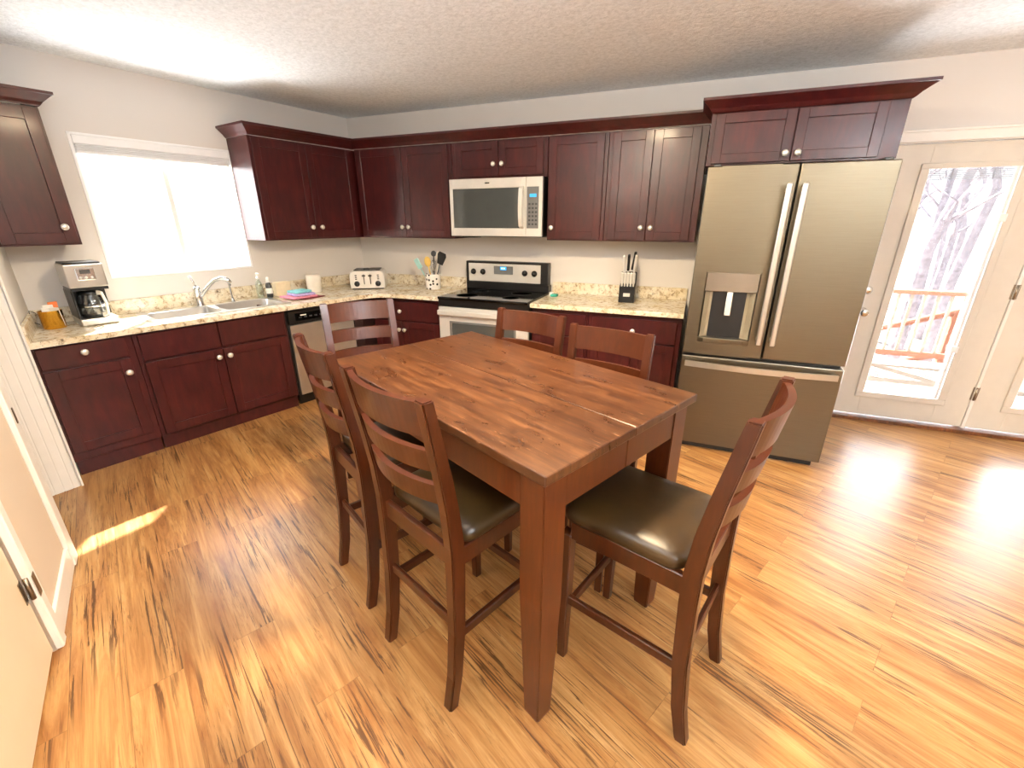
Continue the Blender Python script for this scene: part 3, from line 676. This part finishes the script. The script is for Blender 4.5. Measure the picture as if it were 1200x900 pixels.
# coffee maker + gold tin on the left counter (frame FB rotated to face the room)
cm = Thing('coffee_maker', 'stainless drip coffee maker with black body and glass carafe on the left counter', 'coffee maker', (.235, -2.43, CT), FB)
x0, x1, y0, y1 = .10, .345, -2.525, -2.335
z0 = CT+.001
cm.part('base', MB().box(x0, x1+.005, y0, y1, z0, z0+.045, .008, 3), 'steel_v', label='stainless base')
cm.part('warming_plate', MB().lathe([(.068, 0), (.068, .004), (0, .005)], (.255, -2.43, z0+.045), n=28), 'black')
cm.part('rear_column', MB().box(x0, .185, y0, y1, z0+.045, z0+.225, .004).box(.185, x1-.01, y0, y0+.012, z0+.045, z0+.225, .003), 'black')
cm.part('top_housing', MB().box(x0, x1, y0, y1, z0+.24, z0+.385, .008, 3), 'steel_v', label='stainless housing')
cm.part('black_band', MB().box(x0+.004, x1-.004, y0+.003, y1-.003, z0+.222, z0+.241, .002), 'black')
cm.part('lid', MB().box(x0+.004, x1-.01, y0+.006, y1-.006, z0+.384, z0+.394, .004), 'black')
pn = cm.part('control_panel', MB().box(x1-.001, x1+.004, -2.475, -2.385, z0+.285, z0+.36, .004, 2), 'chrome')
cm.part('display', MB().box(x1+.0035, x1+.0055, -2.455, -2.405, z0+.325, z0+.35, .001), 'dark_grey', pn)
mb = MB()
for k in range(3): mb.lathe([(.008, 0), (.007, .004), (0, .005)], (x1+.003, -2.458+k*.027, z0+.302), (1, 0, 0), 12)
cm.part('buttons', mb, 'steel', pn)
cf = (.267, -2.43, z0+.0505)
ca = Thing('coffee_carafe', 'glass coffee carafe with black lid and steel handle inside the coffee maker', 'carafe', cf, FB)
ca.part('glass_body', MB().lathe([(.062, 0), (.074, .01), (.078, .07), (.070, .118), (.056, .138), (.056, .142)], cf, n=32), 'carafe')
ca.part('lid', MB().lathe([(.059, .138), (.059, .155), (.045, .163), (0, .165)], cf, n=28), 'black')
ca.part('handle', MB().sweep([(cf[0]+.055, cf[1]+.03, cf[2]+.152), (cf[0]+.085, cf[1]+.045, cf[2]+.148), (cf[0]+.100, cf[1]+.052, cf[2]+.09), (cf[0]+.092, cf[1]+.047, cf[2]+.02), (cf[0]+.070, cf[1]+.025, cf[2]+.012)], [(-.014, -.006), (.014, -.006), (.014, .006), (-.014, .006)], up=(0, 1, 0)), 'cream')
ca.part('band', MB().lathe([(.0775, .062), (.0795, .064), (.0795, .072), (.0775, .074)], cf, n=32), 'chrome')
gx, gy = .24, -2.635
gt = Thing('gold_tin', 'round gold metal tin of sweetener packets at the left end of the counter', 'tin', (gx, gy, CT), FB)
gt.part('tin_wall', MB().lathe([(0, .0), (.052, 0), (.055, .004), (.056, .108), (.058, .112), (.053, .112), (.052, .01), (0, .008)], (gx, gy, CT+.0008), n=32), 'gold')
gt.part('wire_handle', MB().tube([(gx-.02, gy-.06, CT+.10), (gx-.03, gy-.085, CT+.12), (gx-.03, gy-.09, CT+.05), (gx-.02, gy-.06, CT+.03)], .0025, 6), 'black')
for i, (dx, dy, rz, h, mt, lb_) in enumerate([(.012, -.02, .4, .135, 'packet', 'white sweetener packet on the left in the gold tin'), (.0, .0, -.2, .15, 'packet', 'white sweetener packet in the middle of the gold tin'), (-.012, .018, .3, .165, 'orange', 'orange sweetener packet sticking up highest from the gold tin'), (.02, .025, -.5, .132, 'packet', 'white sweetener packet on the right in the gold tin')]):
    mm = FB @ Matrix.Translation((gx+dx, gy+dy, CT+.012)) @ Matrix.Rotation(rz+PI/2, 4, 'Z') @ Matrix.Rotation(.12, 4, 'X')
    single('sweetener_packet', lb_, 'packet', MB().box(-.024, .024, -.003, .003, 0, h-.012, .0025, 2), mt, (0, 0, 0), mm, None)

# ------------------------------------------------------------------ microwave
mw = Thing('microwave', 'stainless over-the-range microwave mounted below the short cabinet', 'microwave', (1.78, -.2, 1.382))
mw.part('body', MB().box(1.357, 2.21, -.375, -.003, 1.386, 1.842, .003), 'black')
fm = MB(); X0, X1, Z0, Z1 = 1.358, 2.066, 1.384, 1.842; wx0, wx1, wz0, wz1 = 1.388, 2.032, 1.45, 1.765
fm.box(X0, wx0, -.4, -.375, Z0, Z1, .003).box(wx1, X1, -.4, -.375, Z0, Z1, .003).box(wx0-.001, wx1+.001, -.4, -.375, Z0, wz0, .003).box(wx0-.001, wx1+.001, -.4, -.375, wz1, Z1, .003)
dm = mw.part('door', fm, 'steel', label='stainless door frame')
mw.part('door_window', MB().box(wx0, wx1, -.394, -.376, wz0, wz1), 'mw_glass', dm)
mw.part('door_handle', MB().sweep([(2.035, -.398, 1.768), (2.035, -.432, 1.752), (2.035, -.445, 1.68), (2.035, -.448, 1.60), (2.035, -.445, 1.53), (2.035, -.432, 1.468), (2.035, -.398, 1.452)], [(-.007, -.017), (.007, -.017), (.007, .017), (-.007, .017)], up=(1, 0, 0)), 'steel', dm)
mw.part('control_side', MB().box(2.069, 2.208, -.4, -.375, Z0, Z1, .003), 'steel')
pn = mw.part('control_panel', MB().box(2.076, 2.178, -.4025, -.399, 1.45, 1.768, .001), 'panel_grey')
mw.part('display', MB().box(2.10, 2.158, -.404, -.402, 1.69, 1.715, .001), 'blue_lcd', pn)
mb = MB()
for i in range(3):
    for j in range(6): mb.box(2.09+i*.029, 2.108+i*.029, -.4035, -.402, 1.475+j*.031, 1.49+j*.031, .001)
mw.part('keypad', mb, 'dark_grey', pn)
mw.part('badge', MB().box(1.70, 1.74, -.4015, -.3995, 1.80, 1.812, .001), 'chrome')
mw.part('vent_grille', MB().box(1.37, 2.2, -.37, -.02, 1.378, 1.387, .002).box(1.43, 1.56, -.33, -.2, 1.368, 1.379, .003), 'black')

# ------------------------------------------------------------------ range
rx0, rx1 = 1.345, 2.196
rg = Thing('electric_range', 'freestanding electric range with black glass cooktop and stainless front under the microwave', 'range', ((rx0+rx1)/2, -.34, 0))
rg.part('body', MB().box(rx0+.002, rx1-.002, -.64, -.02, .03, .862, .003), 'black')
rg.part('cooktop', MB().box(rx0, rx1, -.685, -.085, .862, .884, .006, 2), 'gloss_black')
for cx, cy, r in ((1.56, -.25, .075), (1.98, -.25, .095), (1.56, -.52, .1), (1.98, -.52, .075)): rg.part('burner_ring', MB().lathe([(r, 0), (r, .0006), (r-.004, .0006), (r-.004, 0)], (cx, cy, .884), n=40), 'dark_grey')
rg.part('backguard', MB().box(rx0-.004, rx1-.014, -.105, -.022, .884, 1.145, .006, 2).box(rx0-.002, rx1-.004, -.115, -.022, .884, .945, .004), 'black')
fp = rg.part('control_fascia', MB().box(1.37, 2.11, -.109, -.104, .958, 1.126, .003), 'steel', label='bright stainless fascia')
for cx in (1.422, 1.524, 1.955, 2.05): rg.part('dial', MB().lathe([(.027, 0), (.027, .004), (.022, .006), (.02, .024), (0, .025)], (cx, -.109, 1.048), '-Y').box(cx-.004, cx+.004, -.137, -.133, 1.03, 1.066, .001), 'black', fp)
rg.part('clock_panel', MB().box(1.64, 1.836, -.1105, -.1085, 1.03, 1.105, .002), 'panel_grey', fp)
rg.part('clock_display', MB().box(1.705, 1.77, -.112, -.110, 1.07, 1.10, .001), 'blue_lcd', fp)
mb = MB()
for x in (1.718, 1.733, 1.748): mb.box(x, x+.008, -.1128, -.1118, 1.079, 1.092)
rg.part('clock_digits', mb, 'digits', fp)
rg.part('front_band', MB().box(rx0, rx1, -.668, -.64, .80, .862, .003), 'black')
df = MB(); wx0, wx1, wz0, wz1 = 1.47, 2.07, .36, .655
df.box(rx0, wx0, -.672, -.64, .20, .795, .004).box(wx1, rx1, -.672, -.64, .20, .795, .004).box(wx0, wx1, -.672, -.64, .20, wz0, .004).box(wx0, wx1, -.672, -.64, wz1, .795, .004)
od = rg.part('oven_door', df, 'steel')
rg.part('oven_window', MB().box(wx0-.001, wx1+.001, -.668, -.645, wz0-.001, wz1+.001), 'mw_glass', od)
rg.part('window_trim', MB().box(wx0-.018, wx0, -.675, -.671, wz0-.018, wz1+.018, .001).box(wx1, wx1+.018, -.675, -.671, wz0-.018, wz1+.018, .001).box(wx0, wx1, -.675, -.671, wz1, wz1+.018, .001).box(wx0, wx1, -.675, -.671, wz0-.018, wz0, .001), 'panel_grey', od)
rg.part('oven_handle', MB().box(rx0+.004, rx1-.004, -.712, -.69, .725, .772, .01, 3).box(rx0+.05, rx0+.075, -.692, -.67, .735, .762).box(rx1-.075, rx1-.05, -.692, -.67, .735, .762), 'steel', od)
rg.part('storage_drawer', MB().box(rx0, rx1, -.67, -.64, .05, .192, .004), 'steel')
rg.part('foot', MB().box(rx0+.03, rx1-.03, -.62, -.06, 0, .032), 'black')

# ------------------------------------------------------------------ refrigerator
fx0, fx1, fd, fy = 3.415, 4.322, 3.879, -1.03
rf = Thing('refrigerator', 'tall slate-finish French-door refrigerator with bottom freezer and water dispenser', 'refrigerator', ((fx0+fx1)/2, -.5, 0))
rf.part('cabinet_body', MB().box(fx0+.012, fx1-.012, -.945, -.05, .03, 1.775, .004), 'slate_side', label='dark grey side panels')
dx0, dx1, dz0, dz1 = 3.497, 3.787, .785, 1.212
dl = MB(); a = fx0; bb = fd-.0035; zl, zh = .692, 1.80; y0, y1 = fy, -.952
# left door with a dispenser opening: build from four blocks
dl.box(a, dx0, y0, y1, zl, zh, .005).box(dx1, bb, y0, y1, zl, zh, .005).box(dx0-.006, dx1+.006, y0, y1, zl, dz0, .0).box(dx0-.006, dx1+.006, y0, y1, dz1, zh, .0).box(dx0-.002, dx1+.002, y0+.07, y1, dz0-.002, dz1+.002)
D1 = rf.part('fridge_door', dl, 'slate')
D2 = rf.part('fridge_door', MB().box(fd+.0035, fx1, fy, -.952, .697, 1.80, .006, 2), 'slate')
FZ = rf.part('freezer_drawer', MB().box(fx0, fx1, fy, -.952, .048, .676, .006, 2), 'slate')
rf.part('gasket_gap', MB().box(fx0+.014, fx1-.014, -.99, -.945, .05, 1.79), 'black')
# dispenser
rf.part('dispenser_panel', MB().box(dx0, dx1, fy-.006, fy+.03, 1.098, dz1, .003).box(3.628, 3.634, fy-.0065, fy-.0055, 1.10, 1.205), 'disp', D1, 'glossy dispenser display panel')
rc = MB(); n = 10
pts = [(dx0+.004+(dx1-dx0-.008)*k/n, fy+.002+.06*math.sin(PI*k/n)**.6) for k in range(n+1)]
b = bmesh.new(); lo = [b.verts.new((x, y, dz0+.02)) for x, y in pts]; hi = [b.verts.new((x, y, 1.10)) for x, y in pts]
for k in range(n): b.faces.new((lo[k], lo[k+1], hi[k+1], hi[k]))
b.faces.new(lo); bmesh.ops.recalc_face_normals(b, faces=b.faces); rc._merge(b)
rf.part('dispenser_recess', rc, 'slate_l', D1)
rf.part('dispenser_tray', MB().prism([(dx0-.004, fy+.0), (dx0+.03, fy-.014), (dx1-.03, fy-.014), (dx1+.004, fy+.0), (dx1, fy+.05), (dx0, fy+.05)], dz0-.012, dz0+.022, .003), 'slate', D1)
rf.part('dispenser_paddle', MB().box(-.018, .018, -.004, .004, -.15, 0, .003, mat=Matrix.Translation((3.643, fy+.022, 1.10)) @ Matrix.Rotation(-.16, 4, 'X')), 'chrome', D1)
def bar(x0, x1, z0, z1): return MB().box(x0, x1, fy-.068, fy-.044, z0, z1, .008, 3).box(x0+.004, x1-.004, fy-.046, fy-.0, z0+.02, z0+.045, .003).box(x0+.004, x1-.004, fy-.046, fy-.0, z1-.045, z1-.02, .003)
rf.part('door_handle', bar(3.822, 3.852, .795, 1.70), 'steel_v', D1); rf.part('door_handle', bar(3.896, 3.926, .795, 1.70), 'steel_v', D2)
hp = [(3.44+(4.29-3.44)*k/12, fy-.035-.03*math.sin(PI*k/12), .632) for k in range(13)]
rf.part('freezer_handle', MB().sweep(hp, [(-.009, -.017), (.009, -.017), (.009, .017), (-.009, .017)]).box(3.44, 3.47, fy-.04, fy, .622, .642, .002).box(4.26, 4.29, fy-.04, fy, .622, .642, .002), 'steel_v', FZ)
rf.part('base_grille', MB().box(fx0+.03, fx1-.03, -.98, -.1, .0, .046), 'black')
for x in (fx0+.03, fx1-.07): rf.part('top_hinge', MB().box(x, x+.04, -1.0, -.88, 1.775, 1.815, .004), 'dark_grey')

# ------------------------------------------------------------------ dining table
tc = Vector((2.743, -2.576, 0)); TF = Matrix.Translation(tc) @ Matrix.Rotation(math.radians(-25), 4, 'Z')
tl, tw, tz = .635, .389, .945
tb = Thing('dining_table', 'worn reddish-brown counter-height wooden dining table with a leaf seam', 'table', (0, 0, 0), TF)
tp = MB(); zt0 = tz-.03
tp.box(-tl, tl, -tw, -.0008, zt0, tz, .004, 2).box(-tl, tl, .0008, tw, zt0, tz, .004, 2)
tb.part('tabletop', tp, 'table')
ins = .02; lg = .088; az0, az1 = tz-.145, zt0
for sx in (-1, 1):
    mb = MB()
    for sy in (-1, 1): mb.box(sx*(tl-ins-.014)-.011, sx*(tl-ins-.014)+.011, min(sy*.002, sy*(tw-ins-lg)), max(sy*.002, sy*(tw-ins-lg)), az0, az1, .002)
    tb.part('apron', mb, 'table_leg')
for sy in (-1, 1): tb.part('apron', MB().box(-(tl-ins-lg), tl-ins-lg, sy*(tw-ins-.014)-.011, sy*(tw-ins-.014)+.011, az0, az1, .002), 'table_leg')
for sx in (-1, 1):
    for sy in (-1, 1):
        cx, cy = sx*(tl-ins-lg/2), sy*(tw-ins-lg/2); b = bmesh.new(); R = []
        for z, h in ((0, .029), (.012, .031), (.50, lg/2), (az1, lg/2)): R.append([b.verts.new((cx+i*h, cy+j*h, z)) for i, j in ((-1, -1), (1, -1), (1, 1), (-1, 1))])
        for A_, B_ in zip(R, R[1:]):
            for k in range(4): b.faces.new((A_[k], A_[(k+1) % 4], B_[(k+1) % 4], B_[k]))
        b.faces.new(R[0]); b.faces.new(R[-1]); bmesh.ops.recalc_face_normals(b, faces=b.faces)
        bmesh.ops.bevel(b, geom=b.edges[:], offset=.003, segments=2, affect='EDGES'); mb = MB(); mb._merge(b)
        tb.part('leg', mb, 'table_leg')

# ------------------------------------------------------------------ chairs
def make_chair(label):
    t = Thing('dining_chair', label, 'chair', group='counter-height chairs round the dining table')
    # posts: profile centre line in y,z (front is +y), splayed in x
    prof = [(-.245, 0), (-.222, .12), (-.205, .30), (-.198, .52), (-.198, .62), (-.208, .74), (-.226, .86), (-.256, 1.02), (-.268, 1.085)]
    dep = [.036, .040, .045, .050, .050, .046, .042, .037, .034]
    def yat(z):
        for (ya, za), (yb, zb) in zip(prof, prof[1:]):
            if za <= z <= zb: return ya+(yb-ya)*(z-za)/(zb-za)
        return prof[-1][0]
    def xat(z): return .173+.008*(z/1.06)
    for sx in (-1, 1):
        b = bmesh.new(); R = []
        for (y, z), d in zip(prof, dep):
            x = sx*xat(z); h = .0185
            R.append([b.verts.new((x+i*h, y+j*d/2, z)) for i, j in ((-1, -1), (1, -1), (1, 1), (-1, 1))])
        for A_, B_ in zip(R, R[1:]):
            for k in range(4): b.faces.new((A_[k], A_[(k+1) % 4], B_[(k+1) % 4], B_[k]))
        b.faces.new(R[0]); b.faces.new(R[-1]); bmesh.ops.recalc_face_normals(b, faces=b.faces)
        bmesh.ops.bevel(b, geom=[e for e in b.edges if abs((e.verts[0].co-e.verts[1].co).normalized().z) > .8 or min(v.co.z for v in e.verts) > 1.07], offset=.004, segments=2, affect='EDGES')
        mb = MB(); mb._merge(b); t.part('back_post', mb, 'chair')
        # front leg
        b = bmesh.new(); R = []
        for z, h in ((0, .015), (.3, .0185), (.55, .020)): R.append([b.verts.new((sx*.172+i*h, .20+j*h, z)) for i, j in ((-1, -1), (1, -1), (1, 1), (-1, 1))])
        for A_, B_ in zip(R, R[1:]):
            for k in range(4): b.faces.new((A_[k], A_[(k+1) % 4], B_[(k+1) % 4], B_[k]))
        b.faces.new(R[0]); b.faces.new(R[-1]); bmesh.ops.recalc_face_normals(b, faces=b.faces); bmesh.ops.bevel(b, geom=b.edges[:], offset=.003, segments=1, affect='EDGES')
        mb = MB(); mb._merge(b); t.part('leg', mb, 'chair')
        t.part('side_stretcher', MB().box(sx*.172-.009, sx*.172+.009, -.19, .185, .255, .29, .003), 'chair')
        t.part('side_rail', MB().box(sx*.174-.012, sx*.174+.012, -.18, .185, .535, .60, .003), 'chair')
    t.part('front_rail', MB().box(-.158, .158, .191, .211, .535, .60, .003), 'chair')
    t.part('rear_rail', MB().box(-.165, .165, -.208, -.188, .535, .60, .003), 'chair')
    t.part('front_stretcher', MB().box(-.158, .158, .191, .209, .20, .235, .003), 'chair')
    t.part('rear_stretcher', MB().box(-.160, .160, -.212, -.196, .30, .335, .003), 'chair')
    for z0, z1 in ((.978, 1.078), (.868, .934), (.758, .823)):
        b = bmesh.new(); n = 14; R = []
        for k in range(n+1):
            s = -1+2*k/n; bow = -.036*(1-s*s); x = s*(xat((z0+z1)/2)-.012); ring_ = []
            for z in (z0, z1):
                zz = z
                for q in (-.0095, .0095): ring_.append((x, yat(zz)+bow+q, z))
            R.append([b.verts.new(ring_[i]) for i in (0, 1, 3, 2)])
        for A_, B_ in zip(R, R[1:]):
            for k in range(4): b.faces.new((A_[k], A_[(k+1) % 4], B_[(k+1) % 4], B_[k])).smooth = False
        b.faces.new(R[0]); b.faces.new(R[-1]); bmesh.ops.recalc_face_normals(b, faces=b.faces); mb = MB(); mb._merge(b)
        t.part('top_rail' if z0 > .97 else 'slat', mb, 'chair')
    # cushion
    out = []
    def dome(ins, z): return [(x, y, z) for x, y in rrect(-.192+ins, .192-ins, -.172+ins, .228-ins, .05-min(ins*.4, .03), 5)]
    b = bmesh.new(); R = [[b.verts.new(p) for p in dome(i, z)] for i, z in ((.008, .598), (.0, .608), (.0, .628), (.006, .64), (.02, .649), (.06, .656), (.13, .659))]
    n = len(R[0])
    for A_, B_ in zip(R, R[1:]):
        for k in range(n): b.faces.new((A_[k], A_[(k+1) % n], B_[(k+1) % n], B_[k])).smooth = True
    b.faces.new(R[0]); f = b.faces.new(R[-1]); f.smooth = True; bmesh.ops.recalc_face_normals(b, faces=b.faces); mb = MB(); mb._merge(b)
    t.part('seat_cushion', mb, 'leather', label='black leather seat cushion')
    return t
def place(o, m, ang, back=.245):
    a = math.radians(ang); f = Vector((math.cos(a), math.sin(a)))
    o.location = (m[0]+f.x*back, m[1]+f.y*back, 0); o.rotation_euler = (0, 0, a-PI/2)
CH = [('brown slat-back chair alone at the right end of the table, before the refrigerator', (3.620, -2.858), 162, .245),
      ('brown slat-back chair tucked under the near long side, closest to the near table corner', (2.682, -3.135), 68.3, .245),
      ('brown slat-back chair tucked under the near long side, farther left behind the front chair', (2.202, -2.897), 62, .245),
      ('brown slat-back chair pulled out at the far left end of the table, before the dishwasher', (1.672, -2.07), -39, .268),
      ('brown slat-back chair on the far side of the table, in front of the range', (2.69, -2.0), -104.6, .245),
      ('brown slat-back chair on the far side of the table, nearest the right base cabinets', (3.122, -2.226), -105, .160)]
proto = make_chair(CH[0][0])
for i, (lab, m, ang, back) in enumerate(CH):
    o = proto.o if i == 0 else copy_tree(proto.o)
    o['label'] = lab; place(o, m, ang, back)
    o.scale = [(1, 1.0, 1.012), (1.06, 1, 1.02), (.92, 1, 1.02), (1, 1, 1), (1, .9, 1), (.95, .62, 1)][i]

# ------------------------------------------------------------------ outdoors
struct('deck_floor', MB().box(3.6, 8.5, .16, 2.3, -.16, -.04), 'deck')
mb = MB()
rl = Thing('deck_railing', 'reddish-brown deck railing with balusters seen through the glass door', 'railing', (5.6, 2.05, -.04))
rl.part('top_rail', MB().box(3.7, 8.4, 2.0, 2.14, .76, .80, .004), 'rail')
rl.part('bottom_rail', MB().box(3.7, 8.4, 2.05, 2.09, .06, .12, .004), 'rail')
for x in (3.8, 5.35, 6.9, 8.3): rl.part('post', MB().box(x-.045, x+.045, 2.025, 2.115, -.04, .76, .004), 'rail')
for k in range(38):
    x = 3.95+k*.115; rl.part('baluster', MB().box(x-.013, x+.013, 2.057, 2.083, .12, .76), 'deck')
sr = Thing('stair_railing', 'diagonal reddish-brown stair railing beyond the deck', 'railing', (6.6, 3.2, -1.5))
for dz in (0, -.55): sr.part('sloping_rail', MB().tube([(5.6, 3.2, .05+dz), (6.6, 3.2, .42+dz), (7.6, 3.2, .80+dz)], .04, 6), 'rail')
for x in (5.6, 6.6, 7.6): sr.part('post', MB().box(x-.045, x+.045, 3.155, 3.245, -1.5, .05+(x-5.6)*.375, .004), 'rail')
struct('door_sun_blocker', MB().box(3.2, 9.0, .15, 2.5, 2.36, 2.44), 'roof')  # unseen slab added to keep direct sun off the french doors
struct('ground', MB().box(-40, 40, 2.3, 40, -1.6, -1.5).box(-40, -.9, -30, 2.3, -1.6, -1.5), 'ground')
def tree(x, y, h, r, sd, label, group):
    rnd = random.Random(sd); t = Thing('bare_tree', label, 'tree', (x, y, -1.5), W, group)
    pts = [(x+rnd.uniform(-.12, .12)*k, y+rnd.uniform(-.12, .12)*k, -1.5+h*k/5) for k in range(6)]
    t.part('trunk', MB().tube(pts, r, 8, [1.15, 1, .85, .7, .5, .25]), 'bark')
    mb = MB()
    for _ in range(16):
        k = rnd.uniform(1.5, 4.8); i = int(k); p = Vector(pts[i]).lerp(Vector(pts[min(i+1, 5)]), k-i); a = rnd.uniform(0, 2*PI); L = rnd.uniform(.5, 1.2)
        q = p+Vector((math.cos(a)*L*.6, math.sin(a)*L*.6, L*.5)); e = q+Vector((rnd.uniform(-.4, .4), rnd.uniform(-.4, .4), rnd.uniform(.1, .5)))
        mb.tube([tuple(p), tuple(q), tuple(e)], r*.28, 5, [1, .6, .2])
    t.part('branches', mb, 'bark')
SP = [(6.75, 5.0), (7.35, 6.6), (7.0, 8.4), (8.3, 7.6), (8.0, 10.2), (9.3, 10.8), (8.9, 13.0), (10.6, 13.6), (9.9, 16.0), (11.6, 16.6), (5.2, 6.0), (9.2, 5.4), (6.0, 11.5)]
for i, (x, y) in enumerate(SP):
    rnd = random.Random(100+i)
    tree(x, y, rnd.uniform(6, 9), rnd.uniform(.07, .13), i, 'bare grey tree trunk in the woods beyond the deck', 'bare trees beyond the deck')
for i, (x, y) in enumerate([(-4.4, -.9), (-6.9, .6), (-9.5, -1.4)]):
    tree(x, y, 7, .12, 50+i, 'bare grey tree outside the sink window', 'bare trees outside the sink window')

# ------------------------------------------------------------------ light
w = bpy.data.worlds.new('sky'); scn.world = w; w.use_nodes = True
nt = w.node_tree; bg = nt.nodes['Background']
tcn = nt.nodes.new('ShaderNodeTexCoord'); sx = nt.nodes.new('ShaderNodeSeparateXYZ'); nt.links.new(tcn.outputs['Generated'], sx.inputs[0])
rp = nt.nodes.new('ShaderNodeValToRGB'); nt.links.new(sx.outputs['Z'], rp.inputs[0])
rp.color_ramp.elements[0].position = 0; rp.color_ramp.elements[0].color = (.95, .97, 1, 1); rp.color_ramp.elements[1].position = .8; rp.color_ramp.elements[1].color = (.72, .84, 1, 1)
nt.links.new(rp.outputs[0], bg.inputs[0]); bg.inputs[1].default_value = 1.45

def lamp(name, kind, energy, col, loc, rot=None, target=None, **k):
    d = bpy.data.lights.new(name, kind); d.energy = energy; d.color = col
    for a, v in k.items(): setattr(d, a, v)
    o = bpy.data.objects.new(name, d); COL.objects.link(o); o.location = loc
    if target is not None: o.rotation_euler = (Vector(target)-Vector(loc)).to_track_quat('-Z', 'Y').to_euler()
    elif rot: o.rotation_euler = rot
    return o
sd = FL.to_3x3() @ Vector((1.5, -1.4, -1.9))
lamp('sun', 'SUN', 40, (1, .97, .92), (-4, 4, 6), rot=sd.to_track_quat('-Z', 'Y').to_euler(), angle=math.radians(.8))
# daylight through the sink window and french doors, plus added ceiling fills
wp = FL @ Vector((-1.1, -1.6, 2.0)); wt = FL @ Vector((1.6, -2.0, .4))
lamp('window_daylight', 'AREA', 150, (.95, .98, 1), wp, target=wt, shape='RECTANGLE', size=2.4, size_y=1.8)
lamp('door_daylight', 'AREA', 115, (.85, .92, 1), (5.5, .9, 1.25), target=(4.6, -3, .4), shape='RECTANGLE', size=2.2, size_y=2.0)
gp = FL @ Vector((-.9, -1.7, .3)); gt2 = FL @ Vector((1.8, -1.75, 2.45))
lamp('ceiling_fill_door', 'AREA', 190, (.95, .97, 1), (5.5, .9, .2), target=(4.2, -3.2, 2.6), shape='RECTANGLE', size=2.0, size_y=.9)  # added fill outside the doors, aimed up to brighten the ceiling
lamp('ceiling_fill_window', 'AREA', 240, (.97, .99, 1), gp, target=gt2, shape='RECTANGLE', size=2.2, size_y=1.1)  # added fill below the sink window to whiten the ceiling; no snow there
# ceiling lamp over the table, then added fill lamps out of view
lamp('ceiling_lamp', 'AREA', 95, (1, .78, .5), (2.9, -2.45, 2.42), rot=(0, 0, 0), shape='DISK', size=.3)
lamp('ceiling_fill', 'AREA', 300, (.82, .91, 1), (5.7, -4.6, 1.75), rot=(PI, 0, 0), shape='DISK', size=.5)  # this and the next: added upward fills, no fixture, lighten the ceiling
lamp('ceiling_fill', 'AREA', 55, (.84, .92, 1), (2.45, -3.8, 1.8), rot=(PI, 0, 0), shape='DISK', size=.4)
lamp('room_fill', 'POINT', 40, (1, .97, .94), (5.2, -4.6, 2.2), shadow_soft_size=.15)  # both points are added neutral fill near the camera, no real lamp
lamp('room_fill', 'POINT', 9, (1, .97, .94), (2.7, -3.75, 2.3), shadow_soft_size=.12)

# ------------------------------------------------------------------ camera
cd = bpy.data.cameras.new('camera'); cam = bpy.data.objects.new('camera', cd); COL.objects.link(cam)
cd.sensor_width = 36; cd.sensor_fit = 'HORIZONTAL'; cd.lens = 513.201/1200*36; cd.clip_start = .02
cam.matrix_world = Matrix.Translation((3.41216, -4.04726, 1.50949)) @ Matrix.Rotation(.383, 4, 'Z') @ Matrix.Rotation(1.214, 4, 'X') @ Matrix.Rotation(-.001, 4, 'Z')
scn.camera = cam
scn.view_settings.view_transform = 'Standard'; scn.view_settings.look = 'None'; scn.view_settings.exposure = 0.28
